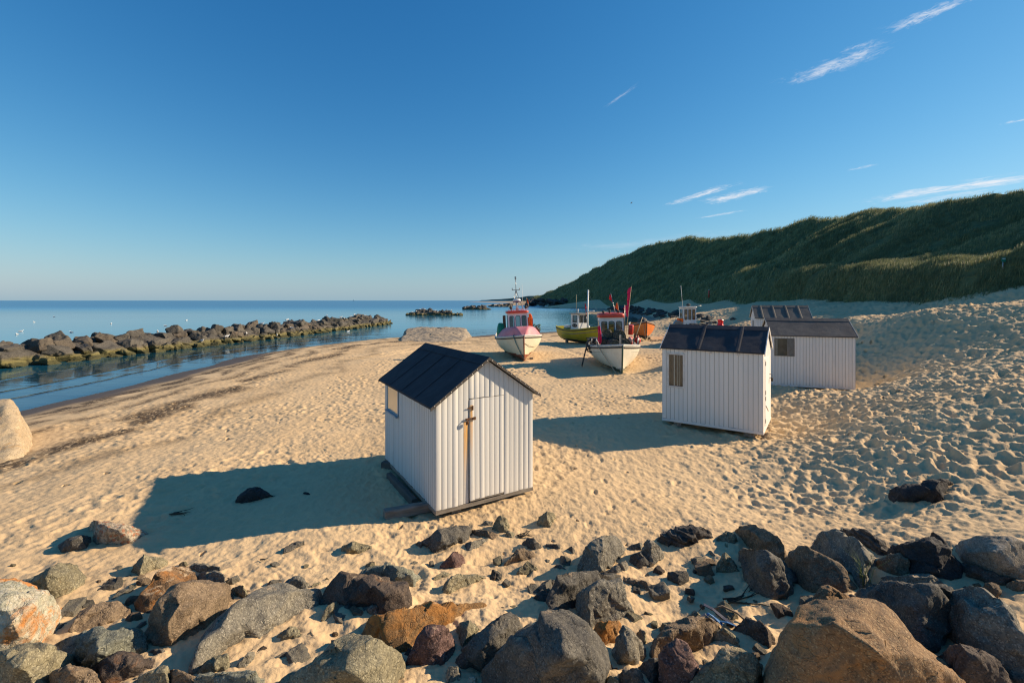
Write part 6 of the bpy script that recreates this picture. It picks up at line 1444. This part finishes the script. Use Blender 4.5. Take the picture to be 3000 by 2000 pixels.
    b = MB(); b.tube([hu.pt(.96, .9, -1)+Vector((.02, -.05, 0)), hu.pt(.97, .4, -1)+Vector((.1, -.1, 0)), hu.pt(1, .0, 1)+Vector((.25, -.15, -.35))], .022, 5); b.tube([hu.pt(1, .3, 1)+Vector((.08, .0, 0)), hu.pt(1, .0, 1)+Vector((.4, .05, -.4)), hu.pt(1, 0, 1)+Vector((.9, .5, -.44))], .022, 5); b.obj('mooring_rope', B['rope'], t)
    props(t, 1.4, w=.5, h=.16); props(t, -1.8, w=.6, h=.18)
    heap_tubes('rope_heap', None, Vector((P.x+.9, P.y-1.6, zb(P.x+.9, P.y-1.6)+.04)), (1.8, .8, .14), B['rope'], 12, .03, 44, 'tangle of pale rope on the sand by the orange boat', 'rope')
    # ---------------- white boat behind the second hut
    hd = Vector((-.03, -1)).normalized(); P = W(2074, 1000, 36.5); bz = zb(P.x, P.y)
    hu = Hull(6.4, 2.7, 1.08, bow=.45, stern=.15, rake=.55, fore=.35, fine=2.6)
    t = boat('white boat with glazed white wheelhouse, half hidden behind the charcoal hut roof', Vector((P.x, P.y, bz-.12))-Vector((hd.x, hd.y, 0))*3.0, hd, R(0))
    hull_mesh(hu, t, [B['cream2'], B['antired'], B['greydeck']], .34, .34)
    dz = hu.sheer(.3)-.34; wp = lambda q, t=t: local(t, q)
    c = cabin(t, -2.1, -1.0, 1.15, dz, dz+2.12, B['white'], B['rail'], .05, 3, .08, .10, (.50, .92), winr=.02)
    b = MB(); b.ball((-1.4, 0, dz+2.36), .15, (1, 1.3, .8)); b.obj('roof_lamp', B['dark'], t)
    pole('whip_antenna', t, [(-1.7, -.4, dz+2.2), (-1.75, -.55, dz+4.1)], .018, B['white'], 5)
    pole('roof_bracket', t, [(-1.3, .4, dz+2.25), (-1.3, 1.1, dz+2.3)], .02, B['steel'], 5)
    b = MB(); b.tube([(-1.0, -1.12, dz+.55), (-.9, -1.1, dz+.55), (-.8, -1.08, dz+.55)], [.45, .46, .42], 16); b.obj('net_drum', B['steel'], t)
    b = MB(); b.tube([(-1.45, -.9, dz+.5), (-1.42, -.9, dz+.5)], [.42, .40], 16); b.obj('hauler_plate', B['greydeck'], t)
    props(t, 1.4, w=.5, h=.16); props(t, -1.8, w=.6, h=.18)
    heap_tubes('net_heap', None, wp((.3, .3, dz+.35)), (1.7, 1.1, .8), B['dark'], 40, .03, 71, 'grey-green heap of gear on the foredeck of the white boat', 'fishing net')
    b = MB(); b.box((-.28, -.2, 0), (.28, .2, .30), bev=.03); o = b.obj('fish_box', B['orangecloth']); o.location = wp((-1.25, -.78, dz+.86)); o.rotation_euler.z = t.rotation_euler.z; tag(o, 'orange box by the wheelhouse of the white boat', 'fish box')
    # bright red bundle standing on the sand
    P = W(2111, 969, 37.5); b = MB(); rows = []
    for z, r in ((-.1, .26), (.15, .25), (.5, .24), (.78, .27), (.82, .20), (1.02, .21), (1.06, .24)):
        rows.append([(r*math.cos(2*math.pi*k/12)*(1+.10*math.sin(3*k+z*4)), r*math.sin(2*math.pi*k/12), z+.03*math.sin(k*2.3)) for k in range(12)])
    V = b.grid(rows, closed=True); b._f(V[-1]); o = b.obj('red_sack', B['brightred']); o.location = Vector((P.x, P.y, zb(P.x, P.y))); tag(o, 'bright red sack standing on the sand right of the white boat', 'sack')
    o.scale = (1.0, 1.0, (W(0, 937, P.y).z-zb(P.x, P.y))/1.06)

def skin_body(name, verts, edges, radii, mat, parent=None, sub=2, root=0):
    me = bpy.data.meshes.new(name); me.from_pydata([Vector(v) for v in verts], edges, [])
    o = link(name, me, parent, mat)
    m = o.modifiers.new('skin', 'SKIN'); m.use_smooth_shade = True; s = o.modifiers.new('sub', 'SUBSURF'); s.levels = s.render_levels = sub
    for k, r in enumerate(radii):
        d = me.skin_vertices[0].data[k]; d.radius = (r, r) if not isinstance(r, tuple) else r; d.use_root = (k == root)
    bpy.context.view_layer.update(); dg = bpy.context.evaluated_depsgraph_get()
    m2 = bpy.data.meshes.new_from_object(o.evaluated_get(dg), depsgraph=dg); o.modifiers.clear(); o.data = m2; bpy.data.meshes.remove(me); m2.name = name
    m2.polygons.foreach_set('use_smooth', np.ones(len(m2.polygons), dtype=bool)); return o
def person(P, rz):
    """figure in a white shirt standing in the wheelhouse of the mustard boat"""
    skin = M_('skin', (.50, .29, .20), (.44, .25, .17), 6, .55, .05); shirt = M_('white_shirt', (.72, .70, .68), (.62, .6, .58), 6, .8, .2); trou = M_('dark_trousers', (.05, .055, .07), None, 6, .8, .2); hair = M_('fair_hair', (.34, .24, .13), (.28, .2, .1), 20, .7, .4)
    t = skin_body('person', [(0, 0, .92), (0, 0, 1.10), (.01, 0, 1.34), (.02, 0, 1.48), (.05, 0, 1.58), (.06, 0, 1.70), (.0, .19, 1.42), (.06, .25, 1.16), (.24, .16, 1.02), (.0, -.19, 1.42), (.08, -.24, 1.16), (.26, -.14, 1.04), (.0, .09, .86), (.03, .10, .48), (0, .10, .06), (.12, .11, .03), (0, -.09, .86), (.03, -.10, .48), (0, -.10, .06), (.12, -.11, .03)],
        [(0, 1), (1, 2), (2, 3), (3, 4), (4, 5), (2, 6), (6, 7), (7, 8), (2, 9), (9, 10), (10, 11), (0, 12), (12, 13), (13, 14), (14, 15), (0, 16), (16, 17), (17, 18), (18, 19)],
        [.13, .12, .14, .055, .075, .085, .06, .045, .032, .06, .045, .032, .085, .058, .042, .035, .085, .058, .042, .035], skin)
    t.location = P; t.rotation_euler.z = rz+2.6; tag(t, 'person in a white shirt standing in the wheelhouse of the mustard boat', 'person')
    b = MB(); b.grid([[(x+.0+r*.78*math.cos(2*math.pi*k/14), r*1.25*math.sin(2*math.pi*k/14), z) for k in range(14)] for z, r, x in ((.90, .165, 0), (1.05, .155, 0), (1.25, .172, .01), (1.40, .165, .01), (1.47, .10, .02), (1.50, .07, .02))], closed=True)
    for s in (1, -1): b.tube([(.0, s*.17, 1.42), (.03, s*.235, 1.28), (.06, s*.262, 1.15)], [.078, .068, .062], 9)
    b.obj('shirt', shirt, t)
    b = MB()
    for s in (1, -1): b.tube([(0, s*.07, .95), (0, s*.10, .86), (.03, s*.105, .48), (0, s*.105, .08)], [.115, .11, .078, .066], 10)
    b.obj('trousers', trou, t)
    b = MB(); b.ball((.04, 0, 1.70), .112, (1.0, .9, 1.05)); b.obj('hair', hair, t)
    b = MB(); b.ball((.085, 0, 1.655), .085, (.95, .85, 1.15)); b.ball((.178, 0, 1.655), .018, (1, .7, 1.2), 8, 6); b.obj('face', skin, t)

# ------------------------------------------------------------------ gulls, signs, litter
def gull_mesh(standing=True):
    white = BM_['gullw']; grey = BM_['gullg']
    b = MB(); prof = [(-.20, .012, .01), (-.15, .035, .008), (-.08, .062, 0), (0, .075, -.005), (.07, .066, .0), (.12, .045, .03), (.145, .036, .065), (.165, .038, .10), (.185, .03, .108), (.20, .012, .104), (.245, .004, .098)]
    b.grid([[(x, r*math.cos(2*math.pi*k/12)*.85, z+.12+r*math.sin(2*math.pi*k/12)) for k in range(12)] for x, r, z in prof], closed=True)
    if standing:
        for s in (1, -1): b.tube([(.0, s*.025, .07), (.005, s*.025, -.02)], .005, 5); b.box((-.005, s*.025-.018, -.026), (.04, s*.025+.018, -.02))
    me = bpy.data.meshes.new('gull'); bmesh.ops.recalc_face_normals(b.bm, faces=b.bm.faces[:]); b.bm.to_mesh(me); b.bm.free(); me.materials.append(white)
    w = MB()
    for s in (1, -1): w.grid([[(x, s*(.055+.018*math.sin(math.pi*q)), .135-.075*q+.02*math.sin(math.pi*f)) for q in (0, .33, .66, 1)] for f, x in ((0, .09), (.35, .02), (.7, -.09), (1, -.23))])
    mw = bpy.data.meshes.new('wings'); w.bm.to_mesh(mw); w.bm.free(); mw.materials.append(grey); return me, mw
def build_small():
    BM_['gullw'] = M_('gull_white', (.82, .82, .80), None, 4, .7, .05); BM_['gullg'] = M_('gull_grey', (.32, .34, .36), None, 4, .7, .05)
    rs = random.Random(77); ms, ws = gull_mesh(True); mf, wf = gull_mesh(False); first = {}
    def gull(P, standing, sc, lab, grp):
        o = link('gull', ms if standing else mf); o.location = P; o.rotation_euler.z = rs.uniform(0, 6.28); o.scale = (sc,)*3; tag(o, lab, 'gull', grp)
        w = link('wings', ws if standing else wf, o)
    C1 = lambda x, y: (x/1.96, 840+y/1.96)
    for x, y in ((195, 203), (638, 213), (1072, 193), (97, 274), (122, 256), (408, 262), (948, 225), (2098, 163), (2000, 258), (2185, 193), (310, 172)):
        u, v = C1(x, y); Y = 5*F/(v-880); P = W(u, v, Y); P.z = -.09; gull(P, False, 1.05 if Y < 60 else 1.35, 'white gull floating on the open water by the near breakwater', 'gulls floating on the sea')
    bpy.context.view_layer.update()
    dg = bpy.context.evaluated_depsgraph_get()
    def perch(u, v, sc, lab, grp):
        ox = Vector((0, 0, H)); d = (W(u, v, 1)-ox).normalized(); P = None
        for dv in range(0, 40, 2):
            d = (W(u, v+dv, 1)-ox).normalized(); hit, loc, n, i, ob, m = SC.ray_cast(dg, ox, d)
            if hit and ob and 'boulder' in ob.name and n.z > .2: P = loc; break
        if P is None: return
        gull(P+Vector((0, 0, .03)), True, sc, lab, grp)
    for x, y in ((905, 236), (1505, 198), (1160, 318), (1305, 272), (1415, 275), (1675, 243), (1590, 260), (1830, 176), (1877, 171), (1958, 164), (1976, 164), (2015, 156), (2035, 161), (1650, 188)):
        perch(*C1(x, y), 1.35, 'white gull standing on a boulder of the near breakwater', 'gulls on the near breakwater')
    for x, y in ((632, 540), (708, 535), (770, 505), (815, 498), (850, 490), (1027, 490), (1185, 485), (1222, 510), (1310, 520), (1065, 560)):
        perch(1100+x/5.88, 820+y/5.88, 1.8, 'white gull standing on the second breakwater', 'gulls on the second breakwater')
    # a gull in flight, far off and dark against the sky
    b = MB(); b.grid([[(x, r*math.cos(2*math.pi*k/8), r*math.sin(2*math.pi*k/8)) for k in range(8)] for x, r in ((-.2, .01), (-.1, .05), (0, .07), (.1, .05), (.2, .01))], closed=True)
    o = b.obj('flying_gull', BM_['gullg']); o.location = W(1850, 595, 70); o.scale = (.8,)*3; tag(o, 'dark distant gull in flight in the open sky', 'gull')
    b = MB()
    for s in (1, -1): b.grid([[(.06, s*.03, .02), (-.06, s*.03, .02)], [(.09, s*.35, .16), (-.04, s*.35, .15)], [(-.02, s*.75, .05), (-.06, s*.75, .05)]])
    b.obj('wings', BM_['gullg'], o)
    # far sail
    P = W(1036, 880, 2600); P.z = 0; t = empty('sailing_boat', P, 0, 'tiny white sail on the horizon above the near breakwater', 'sailing boat')
    b = MB(); b.prism([(-4, 0, 1.6), (4, 0, 1.6), (.6, 0, 11)], (0, .15, 0)); b.obj('sail', BM_['white'], t)
    b = MB(); b.prism([(-5, -1, 1.2), (5.5, 0, 1.3), (-5, 1, 1.2)], (0, 0, -1.6)); b.obj('hull', BM_['white'], t)
    # green sign in the grass
    def dune_hit(u, v):
        ox = Vector((0, 0, H)); hit, loc, n, i, ob, m = SC.ray_cast(dg, ox, (W(u, v, 1)-ox).normalized()); return loc if hit else W(u, v, 40)
    P = dune_hit(2940, 788); Y = P.y; t = empty('sign', P, .25, 'small green and white sign on a post in the dune grass', 'sign')
    k = Y/F; z1 = W(2940, 755, Y).z-P.z; z0 = W(2940, 767, Y).z-P.z; w = 16*k/2
    green = M_('sign_green', (.02, .30, .18), None, 3, .4, 0)
    b = MB(); b.tube([(0, .03, -.4), (0, .03, z1-.02)], .03, 6); b.obj('post', BM_['steel'], t)
    b = MB(); b.box((-w, -.02, z0), (w, .0, z1), bev=.005); pn = b.obj('panel', green, t)
    b = MB(); b.box((-w*.8, -.024, z1-(z1-z0)*.42), (w*.8, -.0202, z1-(z1-z0)*.12)); b.obj('white_band', BM_['white'], pn)
    P = dune_hit(2077, 866); Y = P.y; t = empty('marker_post', P, 0, 'thin red marker post low on the dune behind the white boat', 'marker post')
    k = Y/F; b = MB(); b.tube([(0, 0, -.5), (0, 0, 16*k)], 1.4*k, 6); b.obj('post', BM_['brightred'], t); b = MB(); b.tube([(0, 0, 16*k), (0, 0, 18*k)], 1.5*k, 6); b.obj('post_cap', BM_['white'], t)
    # blue strap by the stones
    g = ground_hit(2100, 1832); P = Vector((g.x, g.y, gz(g.x, g.y)+.05)); t = empty('strap_litter', P, .3, 'tangled blue and black webbing strap lying by the brown-grey mound', 'litter')
    blue = M_('blue_webbing', (.03, .16, .38), (.02, .08, .2), 8, .6, .3); blk = M_('navy_webbing', (.012, .018, .05), None, 8, .7, .3)
    def strap(name, pts, w, m):
        b = MB(); pts = [Vector(p) for p in pts]; rows = []
        for i, p in enumerate(pts):
            d = pts[min(i+1, len(pts)-1)]-pts[max(i-1, 0)]; s = d.cross(Vector((0, .25, 1))).normalized()*w/2; u = Vector((0, 0, .008)); rows.append([p-s, p+s, p+s+u, p-s+u])
        b.grid(rows, smooth=False, closed=True); b.obj(name, m, t)
    strap('strap', [(-.10, .16, .02), (-.06, .12, .12), (.0, .06, .10), (.06, -.02, .05), (.11, -.12, .02)], .055, blk)
    strap('strap', [(-.14, .02, .02), (-.08, .03, .09), (-.03, .0, .06), (0, -.08, .03)], .035, blue)
    strap('strap', [(-.02, -.02, .03), (.04, -.10, .06), (.12, -.14, .03)], .03, blue)
    strap('strap', [(-.18, .05, .05), (-.11, .04, .08), (-.04, -.04, .04)], .04, M_('grey_webbing', (.16, .16, .17), None, 8, .7, .3))
    b = MB(); b.tube([(.06, .16, .02), (.18, .12, .06), (.28, .02, .03), (.30, -.1, .01)], .01, 6); b.obj('cord', M_('tan_cord', (.28, .2, .12), None, 9, .8, .2), t)
    # dry weed strands and twigs
    weed = M_('dry_weed', (.03, .026, .02), (.06, .05, .03), 9, .9, .3)
    for k, (u, v, w, lab) in enumerate(((2165, 1762, .5, 'dark dry weed strand in the shaded hollow below the large dark boulder'), (520, 1503, .35, 'dark driftwood sliver near the left end of the hut shadow'), (1535, 1572, .30, 'dry branching twig on the sand above the dark grey stone'), (770, 1642, .12, 'short reddish twig on the smooth sand left of the big dark-brown block'))):
        g = ground_hit(u, v); rs2 = random.Random(k); b = MB()
        for j in range(5 if k != 3 else 2):
            a = rs2.uniform(-.5, .5); p = Vector((rs2.uniform(-.1, .1)*w, rs2.uniform(-.1, .1)*w, .02)); pts = [p]
            for q in range(4): p = p+Vector((math.cos(a)*w*.22, math.sin(a)*w*.22, rs2.uniform(-.02, .03)*w+.004)); a += rs2.uniform(-.5, .5); pts.append(p)
            b.tube(pts, [.010, .009, .007, .005, .003], 5)
        o = b.obj('driftwood' if k else 'seaweed', weed); o.location = (g.x-.3*w, g.y, gz(g.x, g.y)); tag(o, lab, 'driftwood' if k else 'seaweed')
    # marram sprig among the stones
    g = ground_hit(2532, 1728); b = MB(); rs2 = random.Random(4)
    for j in range(16):
        a = rs2.uniform(0, 6.28); L = rs2.uniform(.25, .5); ln = rs2.uniform(.1, .55); p0 = Vector((rs2.uniform(-.03, .03), rs2.uniform(-.03, .03), -.03)); b.tube([p0, p0+Vector((math.cos(a)*ln*.3*L, math.sin(a)*ln*.3*L, L*.6)), p0+Vector((math.cos(a)*ln*L, math.sin(a)*ln*L, L*.9))], [.003, .0025, .0008], 4)
    o = b.obj('grass_tuft', M_('green_blade', (.16, .20, .055), (.10, .14, .04), 9, .6, 0)); o.location = (g.x, g.y, gz(g.x, g.y)+.05); tag(o, 'thin green grass tuft between the tall grey and brown elongated boulders', 'grass tuft')
build_stones()
build_ground(); build_sea(); build_dune(); build_grass(); build_headland()
build_huts(); build_breakwaters(); build_boats(); build_small()
